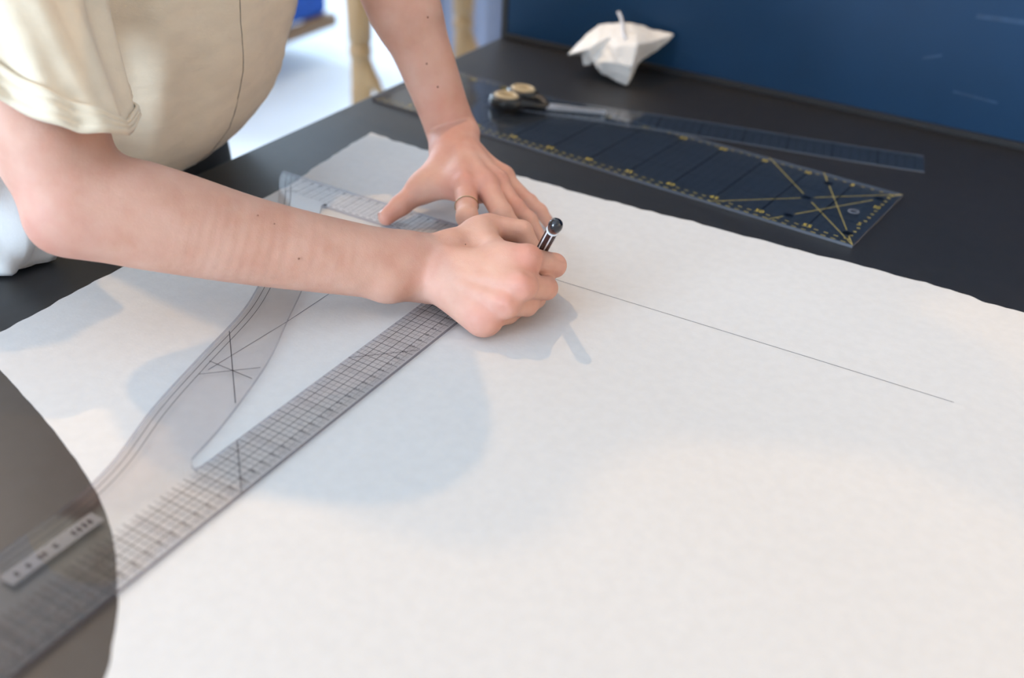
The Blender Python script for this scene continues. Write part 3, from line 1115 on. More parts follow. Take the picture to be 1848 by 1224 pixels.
# right hand
I_M, M_M, R_M, P_M = at(951, 468, 5.3), at(941, 516, 4.5), at(912, 549, 3.2), at(880, 574, 1.75)
T_C, T_M = at(815, 452, 4.0), at(884, 410, 4.6)
for mp, r0, r1 in ((I_M, 1.35, 1.14), (M_M, 1.35, 1.14), (R_M, 1.3, 1.08), (P_M, 1.3, 1.08)):
    w0 = lerp(W_R, mp, .12)
    arms.cap(w0, mp, r0, r1, k=.75, n=VD, sa=1.1, sb=1.0)
arms.cap(lerp(W_R, M_M, .3), lerp(I_M, R_M, .45) - VD * .4, 2.1, 1.6, k=.9, n=VD, sa=1.3, sb=1.2)   # palm mass
arms.cap(lerp(W_R, P_M, .25), lerp(P_M, R_M, .1) + np.array([-.6, -.2, -.3]), 1.7, 1.35, k=1.2)         # hypothenar
arms.cap(lerp(W_R, T_C, .5), T_C, 2.0, 1.55, k=1.3)
arms.cap(T_C, T_M, 1.5, 1.12, k=1.1)
arms.cap(lerp(T_C, T_M, .7), lerp(W_R, I_M, .8), 1.1, 1.1, k=1.5)     # web
for mp, r in ((I_M, 1.12), (M_M, 1.13), (R_M, 1.03), (P_M, .98)):
    arms.ball(mp + VD * .18 + RT * .12, r, k=.45)
for mp in (I_M, M_M, R_M):                              # extensor tendons
    arms.cap(lerp(W_R, mp, .42) + VD * 1.42, mp + VD * .86, .2, .3, k=.6)


def pen(t): return lerp(PEN_TIP, PEN_TOP, t)


PL = np.linalg.norm(PEN_TOP - PEN_TIP)
pd_ = (PEN_TOP - PEN_TIP) / PL
I_P = at(1000, 479, 3.7)
I_T = PEN_TIP + pd_ * 2.6 + np.array([.9, -.6, .35])
I_D = lerp(I_P, I_T, .55) + np.array([.55, -.1, .35])
M_P = at(985, 520, 2.9)
M_T = PEN_TIP + pd_ * 2.0 + np.array([.1, -1.35, -.2])
M_D = lerp(M_P, M_T, .5) + np.array([.5, .3, -.2])
R_P = at(950, 551, 1.85)
R_D = R_P + np.array([-.3, 2.2, -.55])
R_T = R_D + np.array([-1.7, 1.0, -.3])
P_P = at(918, 568, 1.05)
P_D = P_P + np.array([.1, 1.7, -.15])
P_T = P_D + np.array([-1.3, .9, -.1])
T_I = at(941, 418, 4.3)
T_T = PEN_TIP + pd_ * 3.6 + np.array([-.85, .85, .1])
fingers_R = {'index': ([I_M, I_P, I_D, I_T], [1.0, 1.0, .84, .70]), 'middle': ([M_M, M_P, M_D, M_T], [1.0, .96, .84, .70]),
             'ring': ([R_M, R_P, R_D, R_T], [1.0, .90, .78, .66]), 'little': ([P_M, P_P, P_D, P_T], [.95, .74, .66, .58]),
             'thumb': ([T_M, T_I, T_T], [1.12, .98, .80])}
for nm_, (j, r) in fingers_R.items(): arms.chain(j, r, k=.22)
# creases between the right knuckles
for a, b in ((I_M, M_M), (M_M, R_M), (R_M, P_M)):
    c = (a + b) / 2 + VD * 1.35
    d = c - W_R
    d /= np.linalg.norm(d)
    arms.cap(c + d * .5, c + d * 1.7 + VD * .1, .14, .3, k=.9, cut=True)

# left forearm and hand
arms.chain([S_L, lerp(S_L, E_L, .5), lerp(S_L, E_L, .85), E_L], [5.2, 4.7, 4.2, 3.9], k=1.5)
arms.chain([E_L, deep(724, 0, 101.5), deep(755, 75, 102.2), deep(783, 149, 103), deep(801, 199, 104), deep(813, 232, 104.8), W_L],
           [3.9, 3.6, 2.92, 2.62, 2.48, 2.50, 2.45], k=1.1, n=VD, s=[1, 1.02, 1.1, 1.2, 1.35, 1.4, 1.35])
arms.ball(deep(846, 240, 104.6), .72, k=1.3)
i_m, m_m, r_m, p_m = at(841, 340, 4.4), at(877, 335, 4.6), at(899, 331, 4.2), at(911, 323, 3.3)
t_c, t_m = at(797, 310, 3.9), at(755, 345, 2.8)
for mp, r0, r1 in ((i_m, 1.35, 1.1), (m_m, 1.35, 1.1), (r_m, 1.3, 1.04), (p_m, 1.25, .96)):
    arms.cap(lerp(W_L, mp, .1), mp, r0, r1, k=.8, sa=1.1, sb=1.0)
arms.cap(lerp(W_L, m_m, .3), lerp(i_m, r_m, .5) + np.array([0, 0, -.3]), 1.9, 1.5, k=1.0, sa=1.15, sb=1.3)
arms.cap(lerp(W_L, t_c, .3), t_c, 1.8, 1.5, k=1.2)
arms.cap(t_c, t_m, 1.5, 1.22, k=1.0)
arms.cap(lerp(t_c, t_m, .5), lerp(W_L, i_m, .75), 1.0, 1.0, k=1.6, sa=1.2)
arms.cap(lerp(t_c, t_m, .85), lerp(W_L, i_m, .95) + np.array([-.3, 0, -.6]), .75, .8, k=1.7)
for mp, r in ((i_m, 1.02), (m_m, 1.02), (r_m, .95), (p_m, .86)):
    arms.ball(mp + np.array([0, 0, .28]), r, k=.6)
for mp in (i_m, m_m, r_m, p_m):
    arms.cap(lerp(W_L, mp, .35) + np.array([0, 0, 1.25]), mp + np.array([0, 0, .85]), .16, .25, k=.8)
i_p = at(843, 392, 3.7); i_t = at(868, 462, .85); i_d = lerp(i_p, i_t, .55) + np.array([0, 0, .45])
m_p = at(905, 384, 3.7); m_t = at(940, 446, .85); m_d = lerp(m_p, m_t, .55) + np.array([0, 0, .45])
r_p = at(931, 377, 3.0); r_t = at(973, 426, .8); r_d = lerp(r_p, r_t, .55) + np.array([0, 0, .4])
p_p = at(955, 366, 2.2); p_t = at(990, 402, .72); p_d = lerp(p_p, p_t, .55) + np.array([0, 0, .3])
t_i = at(723, 371, 1.8); t_t = at(697, 392, 1.1)
fingers_L = {'index': ([i_m, i_p, i_d, i_t], [1.06, .96, .8, .68]), 'middle': ([m_m, m_p, m_d, m_t], [1.06, .96, .8, .68]),
             'ring': ([r_m, r_p, r_d, r_t], [.94, .84, .74, .62]), 'little': ([p_m, p_p, p_d, p_t], [.84, .74, .65, .56]),
             'thumb': ([t_m, t_i, t_t], [1.18, .98, .78])}
for nm_, (j, r) in fingers_L.items(): arms.chain(j, r, k=.3)
for j in ((i_m, i_p), (m_m, m_p), (r_m, r_p), (p_m, p_p)):
    arms.ball(j[1] + np.array([0, 0, .1]), .86 if j[0] is not p_m else .74, k=.3)
armV, armF = arms.mesh(.125, relax=90)
# flesh flattens where it presses on the ruler, the paper or the table
rest = np.where(armV[:, 0] < -38.7, .345, .05)
armV[:, 2] = np.maximum(armV[:, 2], rest)

# trunk, head, legs (mostly out of frame)
trunk = Body()
LAT = np.array([-.09, .95, .29]); LAT /= np.linalg.norm(LAT)
FRO = np.array([.97, .1, -.2]); FRO /= np.linalg.norm(FRO)
MID = (S_R + S_L) / 2
HIP = np.array([-92.0, 68.0, -8.0])
NECK = MID + np.array([3.5, .5, 6.5])
HEAD = NECK + np.array([9.5, -1.5, 8.5])
trunk.cap(S_R + (S_L - S_R) * .14, S_R + (S_L - S_R) * .86, 5.2, 5.2, k=4)
trunk.cap(lerp(MID, HIP, .12), lerp(MID, HIP, .4), 10.5, 10.0, k=6, n=FRO, sa=1.25)
trunk.cap(lerp(MID, HIP, .3) + LAT * 4, HIP + LAT * 3, 9.5, 10.5, k=6, n=FRO, sa=1.2)
trunk.cap(lerp(MID, HIP, .3) - LAT * 4, HIP - LAT * 3, 9.5, 10.5, k=6, n=FRO, sa=1.2)
trunk.cap(MID + np.array([.5, 0, 1]), NECK, 6.0, 5.0, k=3)
trunk.cap(NECK, HEAD + np.array([-3, 0, -3]), 5.0, 5.2, k=2.5)
FACE = np.array([.80, -.18, -.57]); FACE /= np.linalg.norm(FACE)
HUP = np.array([.56, -.10, .82]); HUP -= FACE * (HUP @ FACE); HUP /= np.linalg.norm(HUP)
HSD = np.cross(HUP, FACE)


def H(f, u, s): return HEAD + FACE * f + HUP * u + HSD * s


trunk.cap(H(-1.5, 3.5, 0), H(-1.0, 1.5, 0), 7.6, 7.8, k=3)
trunk.cap(H(2, 0, 0), H(3.6, -7.5, 0), 6.0, 3.6, k=3)           # face and jaw
trunk.cap(H(8.1, .5, 0), H(9.3, -3.0, 0), .7, 1.15, k=1.2)      # nose
for s_ in (-1, 1):
    trunk.ball(H(8.3, .3, 3.1 * s_), 1.5, k=1.2, cut=True)      # eye sockets
    trunk.ball(H(6.9, .2, 3.1 * s_), 1.25, k=.4)                # eyelids
    trunk.ball(H(-.5, -.8, 7.6 * s_), 2.0, k=.8, n=HSD, s=2.6)  # ears
    trunk.ball(H(6.2, -3.2, 3.8 * s_), 2.4, k=2)                # cheeks
trunk.cap(H(7.4, -5.2, -1.7), H(7.4, -5.2, 1.7), .75, .75, k=.7)   # lips
trunk.cap(H(7.2, -6.3, -1.3), H(7.2, -6.3, 1.3), .8, .8, k=.7)
for s_ in (-1, 1):
    hp_ = HIP + np.array([0, 9.0 * s_, -4])
    kn = np.array([-90.0, 68 + 9.5 * s_, FZ + 45])
    an = np.array([-93.0, 68 + 9.5 * s_, FZ + 8])
    trunk.chain([hp_, kn, an], [8.5, 5.4, 3.6], k=4)
    trunk.cap(an, an + np.array([12, 0, -5]), 3.4, 2.6, k=2.5)
trV, trF = trunk.mesh(.6)

person = thing('person', 'person in a beige short-sleeved blouse leaning over the table to draw', 'person', (-92, 68, FZ))
BV = np.concatenate([armV, trV])
BF = np.concatenate([armF, trF + len(armV)])
body = make('body', BV, BF, M['skin'], person, smooth=True)
fl = np.zeros(len(BV))
for c, r, a in ([(I_M + VD, 1.3, .55), (M_M + VD, 1.3, .5), (R_M + VD, 1.2, .5), (P_M + VD, 1.6, .5), (I_P, 1.3, .35), (M_P, 1.2, .3), (R_P, 1.1, .3)] +
                [(i_m, 1.9, .6), (m_m, 1.9, .5), (r_m, 1.6, .4), (W_L + VD * 1.5, 3.2, .35), (t_i, 1.5, .35), (t_t, 1.2, .6), (r_p, 1.1, .4), (p_p, 1.0, .35), (T_M, 1.4, .2)] +
                [(deep(70, 420, 76), 3.0, .45), (W_R + VD, 2.6, .2)]):
    fl = np.maximum(fl, a * np.exp(-((BV - c) ** 2).sum(1) / (2 * r * r)))
nz = np.sin(BV[:, 0] * 1.7 + 3 * np.sin(BV[:, 1] * .9)) * np.sin(BV[:, 1] * 1.3 + 2 * np.sin(BV[:, 2] * 1.1))
fl = np.clip(.75 * fl + .05 * nz, 0, 1)
at_ = body.data.attributes.new('flush', 'FLOAT', 'POINT')
at_.data.foreach_set('value', fl.astype(np.float32))

# nails
for fs in (fingers_R, fingers_L):
    for nm_, (j, r) in fs.items():
        tpt, prev, rad = j[-1], j[-2], r[-1]
        d = (tpt - prev) / np.linalg.norm(tpt - prev)
        nn_ = np.array([0, 0, 1.0]) if fs is fingers_L else (VD + np.array([.2, .2, .2]))
        if nm_ == 'thumb' and fs is fingers_L: nn_ = np.array([-.35, .35, .9])
        nn_ = nn_ - d * (nn_ @ d)
        nn_ /= np.linalg.norm(nn_)
        sd_ = np.cross(d, nn_)
        V, F = [], []
        for a in range(7):
            for b in range(7):
                u, v = -.75 + 1.35 * a / 6, -1 + 2 * b / 6
                w = .62 * (1 - .15 * max(u, 0))
                ang = v * .95
                V.append(tpt + d * u * rad * .95 + nn_ * (rad * 1.0 * math.cos(ang) + .015 - .18 * rad * max(u, 0) ** 2) + sd_ * rad * w * 1.25 * math.sin(ang))
        F = [(a * 7 + b, a * 7 + b + 1, a * 7 + b + 8, a * 7 + b + 7) for a in range(6) for b in range(6)]
        o = make('fingernail', V, F, M['nail'], person, smooth=True)
        s_ = o.modifiers.new('thickness', 'SOLIDIFY')
        s_.thickness = .0004
# moles on the forearms
for px_, py_, dd, rad in ((465, 389, 81, .075), (495, 404, 82, .06), (539, 467, 82, .08), (790, 157, 103, .10), (770, 115, 102, .10), (840, 441, 85, .06), (772, 31, 101, .1)):
    p = deep(px_, py_, dd)
    r_ = ray(px_, py_); r_ = r_ / np.linalg.norm(r_)
    v = armV - np.array([0, 0, CAM_H])
    tt = v @ r_
    perp = np.linalg.norm(v - np.outer(tt, r_), axis=1)
    cand_ = np.nonzero(perp < .25)[0]
    if len(cand_) == 0: continue
    q = cand_[np.argmin(tt[cand_])]
    c = np.array([0, 0, CAM_H]) + r_ * tt[q]
    make('mole', *lathe_geo(c - VD * .02, VD, [(0, rad), (.03, rad * .9), (.05, rad * .5), (.055, .001)], 10), M['mole'], person, smooth=True)
# thin ring on the left index finger
c = lerp(i_m, i_p, .62); ax = i_p - i_m
d, u, v = frame(ax)
pts = [c + (math.cos(a) * u + math.sin(a) * v) * 1.06 for a in np.linspace(0, 2 * math.pi, 40)]
make('finger_ring', *tube_geo(pts, .045, 8, cap=False), M['gold'], person, smooth=True)
# eyes
for s_ in (-1, 1):
    make('eye', *lathe_geo(H(8.0, .0, 3.1 * s_), FACE, [(0, .55), (.12, .5), (.2, .25), (.22, .01)], 14), M['lash'], person, smooth=True)
# hair
hb = Body()
hb.cap(H(-2.6, 4.2, 0), H(-2.2, 1.5, 0), 8.0, 8.2, k=2)
hb.cap(H(-3, 3, 0), H(-6, -5, 0), 7.2, 5.0, k=2)
hb.cap(H(-9, 4, 0), H(-10.5, 5, 0), 3.0, 3.2, k=1.2)
hb.cap(H(1.5, 8, 0), H(3.5, 7.2, 0), 4.4, 3.5, k=2)
hv, hf = hb.mesh(.6)
make('hair', hv, hf, M['hair'], person, smooth=True)

# ---- blouse
LH = np.array([-.16, .987, 0]); FH = np.array([.987, .16, 0])
lev = [  # z, centre x, y, half lateral, half front, half back
    (1.6, -88.6, 69.2, 14.2, 9.6, 10.6),
    (.8, -88.5, 69.2, 15.4, 11.2, 12.0),
    (1.8, -88.2, 69.2, 15.9, 12.4, 12.2),
    (4.0, -87.4, 69.6, 16.2, 14.2, 12.2),
    (8.0, -86.2, 70.2, 16.8, 16.2, 12.0),
    (14., -84.4, 71.0, 17.2, 16.4, 11.8),
    (20., -83.0, 71.3, 17.2, 15.9, 11.5),
    (27., -81.6, 71.4, 17.2, 14.6, 11.0),
    (34., -80.6, 71.4, 16.5, 12.2, 10.0),
    (40., -79.6, 71.6, 14.0, 9.8, 8.5),
    (45., -78.2, 72.0, 9.6, 7.5, 7.0),
    (47.5, -77.2, 72.2, 7.4, 6.6, 6.4)]
lev = np.array(lev)
NT, NZ = 200, 120


def torso_pt(theta, t):
    z = np.interp(t, np.linspace(0, 1, len(lev)), lev[:, 0])
    i = np.interp(t, np.linspace(0, 1, len(lev)), np.arange(len(lev)))
    cx, cy, a, bf_, bb = [np.interp(i, np.arange(len(lev)), lev[:, k]) for k in range(1, 6)]
    c, s = math.cos(theta), math.sin(theta)      # theta 0 = front, +90 = far (left) side
    ex = .86
    cc = math.copysign(abs(c) ** ex, c)
    ss = math.copysign(abs(s) ** ex, s)
    b = bf_ if c > 0 else bb
    amp = .55 * math.sin(math.pi * min(max((t - .02) / .95, 0), 1)) ** .6
    w1 = math.sin(7 * theta + 1.2 + .06 * z) ** 3
    w2 = math.sin(12 * theta - .7 - .10 * z)
    w3 = math.exp(-((theta + .62) / .13) ** 2) * 1.6 - math.exp(-((theta + .86) / .12) ** 2) * 1.2
    w4 = .25 * math.sin(.55 * z + 3 * theta) * math.sin(5 * theta + .2 * z)
    w4 += .10 * math.sin(1.9 * z + 9 * theta + 2 * math.sin(3.1 * theta + .5 * z)) * math.sin(11 * theta - .9 * z) + .05 * math.sin(4.3 * z + 5 * theta + 3 * math.sin(7 * theta))
    off = amp * (.55 * w1 + .28 * w2 + w3 * .6 + w4)
    tilt = (s * a) * .28 * min(max(t, 0), 1)     # shoulders slope with the lean
    p = np.array([cx, cy, z + tilt]) + FH * (cc * (b + off)) + LH * (ss * (a + off))
    return p


# smooth level table
fine_t = np.linspace(0, 1, 45)
idx = np.arange(len(lev))
sm_ = np.array(spline(lev[:, :3].tolist(), 4))
sm2 = np.array(spline(lev[:, 3:6].tolist(), 4))
lev = np.concatenate([sm_, sm2], 1)
rings = []
for t in np.linspace(0, 1, NZ):
    rings.append([torso_pt(th, t) for th in np.linspace(-math.pi, math.pi, NT, endpoint=False)])
# gathered hem: turn the lower edge inwards
blouse = make('blouse', *loft_geo(rings, False, False), M['blouse'], person, smooth=True)
s_ = blouse.modifiers.new('thickness', 'SOLIDIFY'); s_.thickness = .0012; s_.offset = -1


def sleeve(S, E, frac, r0, r1, droop, name, cuff_len, seed, side):
    ax = (E - S) / np.linalg.norm(E - S)
    L = np.linalg.norm(E - S)
    _, u, v = frame(ax)
    # u/v basis with v pointing roughly down
    dn = np.array([0, 0, -1.0]) - ax * (-ax[2]); dn /= np.linalg.norm(dn)
    sd = np.cross(ax, dn)
    inw = side * sd      # towards the trunk
    rr = np.random.default_rng(seed)
    ph = rr.uniform(0, 6, 5)
    rings = []
    nt = 130
    for t in np.linspace(-.10, 1, 70):
        rad = r0 + (r1 - r0) * max(t, 0) ** .8
        if t < .05: rad *= .55 + .45 * math.sin(math.pi / 2 * (t + .10) / .15)
        ring = []
        for th in np.linspace(0, 2 * math.pi, nt, endpoint=False):
            c, s = math.cos(th), math.sin(th)
            fold = .5 * math.sin(4 * th + ph[0] + 2.6 * t) ** 3 + .22 * math.sin(9 * th + ph[1] - 4 * t) + .22 * math.sin(3 * th + 8 * t + ph[2]) + .1 * math.sin(17 * th + 11 * t)
            rad2 = rad + fold * min(1, max(t, 0) * 2.5)
            dd = droop * max(t, 0) ** 1.2
            extra = dd * max(0, c * .35 + s * .94) ** 2
            p = S + ax * (L * frac * t) + dn * (c * rad2) + inw * (s * (rad2 + extra))
            # hem runs lower on the trunk side
            e_ = dn * c + inw * s
            p = p + ax * (max(t, 0) ** 2 * (3.2 * (e_ @ VD) + 6.0 * (e_ @ RT)))
            ring.append(p)
        rings.append(ring)
    o = make(name, *loft_geo(rings, True, False), M['blouse'], person, smooth=True)
    m = o.modifiers.new('thickness', 'SOLIDIFY'); m.thickness = .0014; m.offset = -1
    # turned-up cuff
    step = L * frac * 1.1 / 69
    K = 18
    cf = []
    for kx in range(K):
        g = .06 if kx in (0, K - 1) else .24 + .06 * math.sin(kx * .9)
        ring = []
        for q in range(nt):
            th = 2 * math.pi * q / nt
            e_ = dn * math.cos(th) + inw * math.sin(th)
            ln = min(max(cuff_len * (.62 - .60 * (e_ @ RT)) + .25 * math.sin(3 * th), .5), 6)
            fi = 69 - ln / step * (1 - kx / (K - 1))
            i = int(fi)
            p = rings[min(i, 69)][q] + (rings[min(i + 1, 69)][q] - rings[min(i, 69)][q]) * (fi - i)
            ring.append(p + e_ * g + ax * (.2 if kx == K - 1 else 0))
        cf.append(ring)
    k = make('sleeve_cuff', *loft_geo(cf, False, False), M['blouse'], o, smooth=True)
    m = k.modifiers.new('thickness', 'SOLIDIFY'); m.thickness = .0016; m.offset = 0
    return o, rings


slR, ringsR = sleeve(S_R + np.array([0, 0, 1.]), E_R, .68, 7.3, 5.7, .9, 'sleeve', 4.2, 3, 1)
slL, ringsL = sleeve(S_L + np.array([0, 0, 1.]), E_L, .64, 7.0, 6.0, .9, 'sleeve', 4.2, 5, -1)
# shoulder yoke joining sleeves and body of the blouse
yk = Body()
yk.cap(S_R + (S_L - S_R) * .06, S_R + (S_L - S_R) * .94, 6.3, 6.3, k=3)
yk.cap(S_R, lerp(S_R, E_R, .3), 6.2, 6.9, k=3)
yk.cap(S_L, lerp(S_L, E_L, .3), 6.2, 6.6, k=3)
yk.cap(lerp(MID, HIP, .12) + LAT * 4, lerp(MID, HIP, .3) + LAT * 4, 10.3, 10.6, k=4, n=FRO, sa=1.12)
yk.cap(lerp(MID, HIP, .12) - LAT * 4, lerp(MID, HIP, .3) - LAT * 4, 10.3, 10.6, k=4, n=FRO, sa=1.12)
v_, f_ = yk.mesh(.5)
make('yoke', v_, f_, M['blouse'], blouse, smooth=True)
# front seam
pts = [torso_pt(float(np.interp(t, [.1, .2, .38, .5, .9], [.02, .0, -.11, -.20, -.30])), t) + FH * .03 for t in np.linspace(.06, .93, 60)]
make('front_seam', *tube_geo(pts, .04, 6), M['seam'], blouse, smooth=True)

# ---- trousers
tr = Body()
tr.cap(np.array([-90.0, 63, -2]), np.array([-90.0, 74, -2]), 11.0, 11.0, k=3, n=FH, sa=1.05)
tr.cap(HIP + np.array([0, -6, 0]), HIP + np.array([0, 6, 0]), 12.2, 12.2, k=4, n=FH, sa=1.05)
for s_ in (-1, 1):
    hp_ = HIP + np.array([0, 8.5 * s_, -6])
    kn = np.array([-90.0, 68 + 9.5 * s_, FZ + 45])
    an = np.array([-93.0, 68 + 9.5 * s_, FZ + 9])
    tr.chain([hp_, kn, an], [9.6, 7.2, 6.0], k=3)
tv, tf = tr.mesh(.9)
make('trousers', tv, tf, M['trousers'], person, smooth=True)
for s_ in (-1, 1):
    sh = Body()
    b0 = np.array([-95.5, 68 + 9.5 * s_, FZ + 3.4])
    sh.cap(b0, b0 + np.array([8, 0, 1.2]), 3.6, 3.6, k=2)
    sh.cap(b0 + np.array([7, 0, -.3]), b0 + np.array([17, 1.0 * s_, -.6]), 3.8, 2.9, k=2, sa=1.3, sb=1.2)
    sh.cap(b0 + np.array([0, 0, -2.0]), b0 + np.array([17, 1.0 * s_, -2.2]), 3.9, 3.6, k=.5, sa=3.4)
    v_, f_ = sh.mesh(.45)
    v_[:, 2] = np.maximum(v_[:, 2], FZ)
    make('shoe', v_, f_, M['shoe'], person, smooth=True)

# ------------------------------------------------------------------ pen
pe = thing('pen', 'black pen with white stripes and a domed end held in the drawing hand', 'pen', tuple(PEN_TIP))
make('point', *lathe_geo(PEN_TIP, pd_, [(0, .03), (.35, .06), (.4, .12), (1.1, .30), (1.15, .44)], 18), M['pen_black'], pe, smooth=False)
make('barrel', *lathe_geo(PEN_TIP, pd_, [(1.15, .46), (1.3, .50), (PL - 1.25, .50), (PL - 1.2, .47)], 24), M['pen_black'], pe, smooth=True)
d, u, v = frame(pd_)
uu = VD - d * (VD @ d); uu /= np.linalg.norm(uu)
vv = np.cross(d, uu)
for ang in (-34, 22, 75, 130, 190, 250):
    a0, a1 = math.radians(ang - 7), math.radians(ang + 7)
    rings = [[PEN_TIP + d * hh + r_ * (math.cos(a) * uu + math.sin(a) * vv) for a, r_ in ((a0, .495), (a1, .495), (a1, .515), (a0, .515))] for hh in (1.6, PL - 1.3)]
    make('stripe', *loft_geo(rings), M['pen_white'], pe)
make('collar', *lathe_geo(PEN_TIP, pd_, [(PL - 1.3, .51), (PL - 1.28, .53), (PL - 1.15, .53), (PL - 1.13, .50)], 24), M['pen_white'], pe, smooth=True)
make('end_dome', *lathe_geo(PEN_TIP, pd_, [(PL - 1.2, .46), (PL - .9, .50), (PL - .5, .56), (PL - .2, .58), (PL + .1, .54), (PL + .35, .40), (PL + .5, .2), (PL + .54, .02)], 24), M['pen_cap'], pe, smooth=True)

# ------------------------------------------------------------------ articulated dress form behind
A1, A2 = deep(650, 90, 232), deep(836, 40, 262)
mc = (A1 + A2) / 2
mq = thing('dress_form', 'dress form with hanging jointed wooden arms behind the table', 'mannequin', (mc[0], mc[1], FZ))
ld_ = A2 - A1; ld_[2] = 0; ld_ /= np.linalg.norm(ld_)
fd_ = np.array([-ld_[1], ld_[0], 0])
tors = []
for z, a, b in ((-2, 14, 10), (6, 16.5, 11.5), (14, 16, 11), (24, 12, 9), (34, 13.5, 10.5), (42, 15, 11.5), (50, 16, 9), (55, 13, 7), (57, 6, 5.4), (62, 5.2, 5), (63, 5, 4.8)):
    tors.append([np.array([mc[0], mc[1], z]) + ld_ * a * math.cos(t) + fd_ * b * math.sin(t) for t in np.linspace(0, 2 * math.pi, 40, endpoint=False)])
make('torso_form', *loft_geo(tors), M['linen'], mq, smooth=True)
make('neck_cap', *lathe_geo((mc[0], mc[1], 63), (0, 0, 1), [(0, 5.4), (1, 5.6), (1.6, 3), (3, 1.4), (4.4, 1.6), (5, .2)]), M['wood'], mq, smooth=True)
make('stand_pole', *tube_geo([(mc[0], mc[1], FZ + 12), (mc[0], mc[1], -30), (mc[0], mc[1], -1.5)], 1.4), M['wood_dark'], mq, smooth=True)
for k in range(3):
    a = 2 * math.pi * k / 3 + .4
    make('stand_foot', *tube_geo(spline([(mc[0], mc[1], FZ + 16), (mc[0] + 10 * math.cos(a), mc[1] + 10 * math.sin(a), FZ + 12), (mc[0] + 24 * math.cos(a), mc[1] + 24 * math.sin(a), FZ + 1.8)], 6), 1.6), M['wood_dark'], mq, smooth=True)
for A, thumb in ((A1, 1), (A2, 1)):
    zt = 49.0
    base = np.array([A[0], A[1], 0])
    zw = A[2] - 1.5
    make('shoulder_ball', *lathe_geo(base + [0, 0, zt - 4], (0, 0, 1), [(0, .4), (1, 2.6), (4, 4.2), (7, 2.6), (8, .4)]), M['wood'], mq, smooth=True)
    make('upper_arm', *lathe_geo(base + [0, 0, zt - 32], (0, 0, 1), [(0, 2.2), (1, 3), (6, 3.6), (20, 4), (27, 3.4), (29, 2)]), M['wood'], mq, smooth=True)
    make('elbow_ball', *lathe_geo(base + [0, 0, zt - 36.5], (0, 0, 1), [(0, .4), (1, 2), (2.6, 2.6), (4.2, 2), (5.2, .4)]), M['wood'], mq, smooth=True)
    ht = zt - 36 - (zw + 3.2)
    make('forearm', *lathe_geo(base + [0, 0, zw + 3.2], (0, 0, 1), [(0, 2.2), (.4, 2.6), (ht * .15, 2.75), (ht * .6, 3.4), (ht * .92, 3.2), (ht, 2.2)]), M['wood'], mq, smooth=True)
    make('wrist_ball', *lathe_geo(base + [0, 0, zw - .6], (0, 0, 1), [(0, 1.9), (.5, 2.35), (2.0, 2.6), (3.4, 2.4), (4.0, 1.9)]), M['wood'], mq, smooth=True)
    hd = Body()
    hb0 = base + np.array([0, 0, zw - 1.2])
    sdv = RT - np.array([0, 0, RT[2]]); sdv /= np.linalg.norm(sdv)
    nv_ = np.array([-sdv[1], sdv[0], 0])
    dz = np.array([0, 0, -1.0])
    hd.cap(hb0, hb0 + dz * 7, 2.15, 2.3, k=1, n=nv_, sa=1.1, sb=1.7)
    for i, (o_, ln) in enumerate(((1.55, 7.2), (.55, 8.2), (-.5, 7.6), (-1.5, 6.2))):
        p0 = hb0 + dz * 6.6 + sdv * o_
        hd.chain([p0, p0 + dz * ln * .5 - sdv * .1, p0 + dz * ln - sdv * .3 - nv_ * .8], [.85, .78, .55], k=.25)
    hd.cap(hb0 + sdv * .9 + dz * .6, hb0 + sdv * 2.7 + dz * 4.4, 1.7, 1.5, k=1)
    hd.chain([hb0 + sdv * 2.9 + dz * 4.4, hb0 + sdv * 4.3 + dz * 6.8, hb0 + sdv * 5.3 + dz * 9.2], [1.25, .8, .55], k=.5)
    v_, f_ = hd.mesh(.3)
    make('hand', v_, f_, M['wood'], mq, smooth=True)

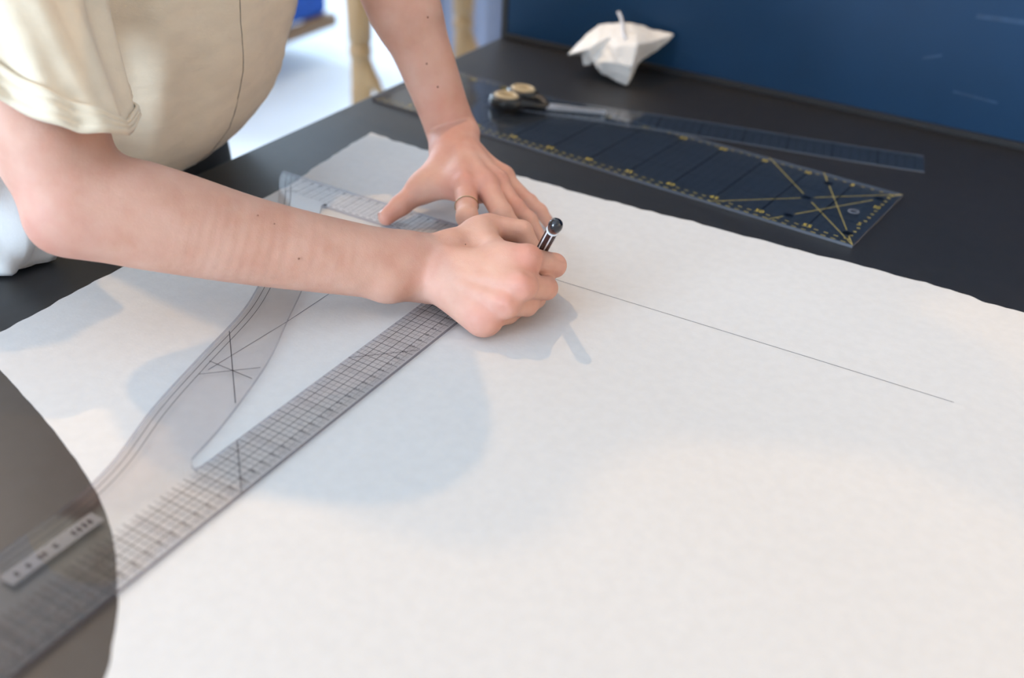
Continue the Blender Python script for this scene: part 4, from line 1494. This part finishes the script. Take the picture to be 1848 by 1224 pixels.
# ------------------------------------------------------------------ grey-blue backdrop added to darken the area beside the panel
cu0, cu1 = deep(790, 30, 318), deep(985, 30, 318)
ct = thing('added_backdrop', 'added grey-blue backdrop darkening the area behind the table beside the blue panel', 'backdrop', (*((cu0 + cu1) / 2)[:2], FZ))
du = cu1 - cu0
du[2] = 0
cl_ = np.linalg.norm(du)
du /= cl_
dv = np.array([-du[1], du[0], 0])
rings = []
for z in np.linspace(FZ + 4, 140, 24):
    rings.append([np.array([cu0[0], cu0[1], z]) + du * u + dv * (1.6 * math.sin(u * .75 + .004 * z) + .5 * math.sin(u * 2.1 + .02 * z)) for u in np.linspace(0, cl_, 90)])
o = make('backdrop_folds', *loft_geo(rings, False, False, closed=False), M['backdrop'], ct, smooth=True)
s_ = o.modifiers.new('thickness', 'SOLIDIFY')
s_.thickness = .003
p0_, p1_ = np.array([cu0[0], cu0[1], 141.5]) - du * 6, np.array([cu0[0], cu0[1], 141.5]) + du * (cl_ + 6)
make('rail', *tube_geo([p0_, (p0_ + p1_) / 2, p1_], 1.4), M['metal_leg'], ct, smooth=True)  # invented rail carrying the added backdrop
for p in (p0_ + du * 2, p1_ - du * 2):
    make('rail_hanger', *tube_geo([p, p + [0, 0, 18], (p[0], p[1], RZ)], .6, 10), M['metal_leg'], ct, smooth=True)

# ------------------------------------------------------------------ blue upholstered seat at the back
bs = thing('upholstered_bench', 'low blue upholstered bench with a wooden base rail behind the person', 'bench', (-310, 290, FZ))
box('seat_body', (-352, -266.6, 236, 326, -71.5, -50), M['blue_fabric'], bs, bevel=3, segs=4)
for b in ((-354, -266, 234, 238, -76, -71.5), (-354, -266, 324, 328, -76, -71.5), (-268, -264.5, 234, 328, -76, -71.2), (-356, -352, 234, 328, -76, -71.5)):
    box('base_rail', b, M['wood_dark'], bs, bevel=.4)
for x, y in ((-345, 245), (-345, 316), (-280, 245), (-345, 280)):
    make('leg', *lathe_geo((x, y, FZ), (0, 0, 1), [(0, 1.6), (8, 2.2), (14.2, 2.6)]), M['wood_dark'], bs, smooth=True)
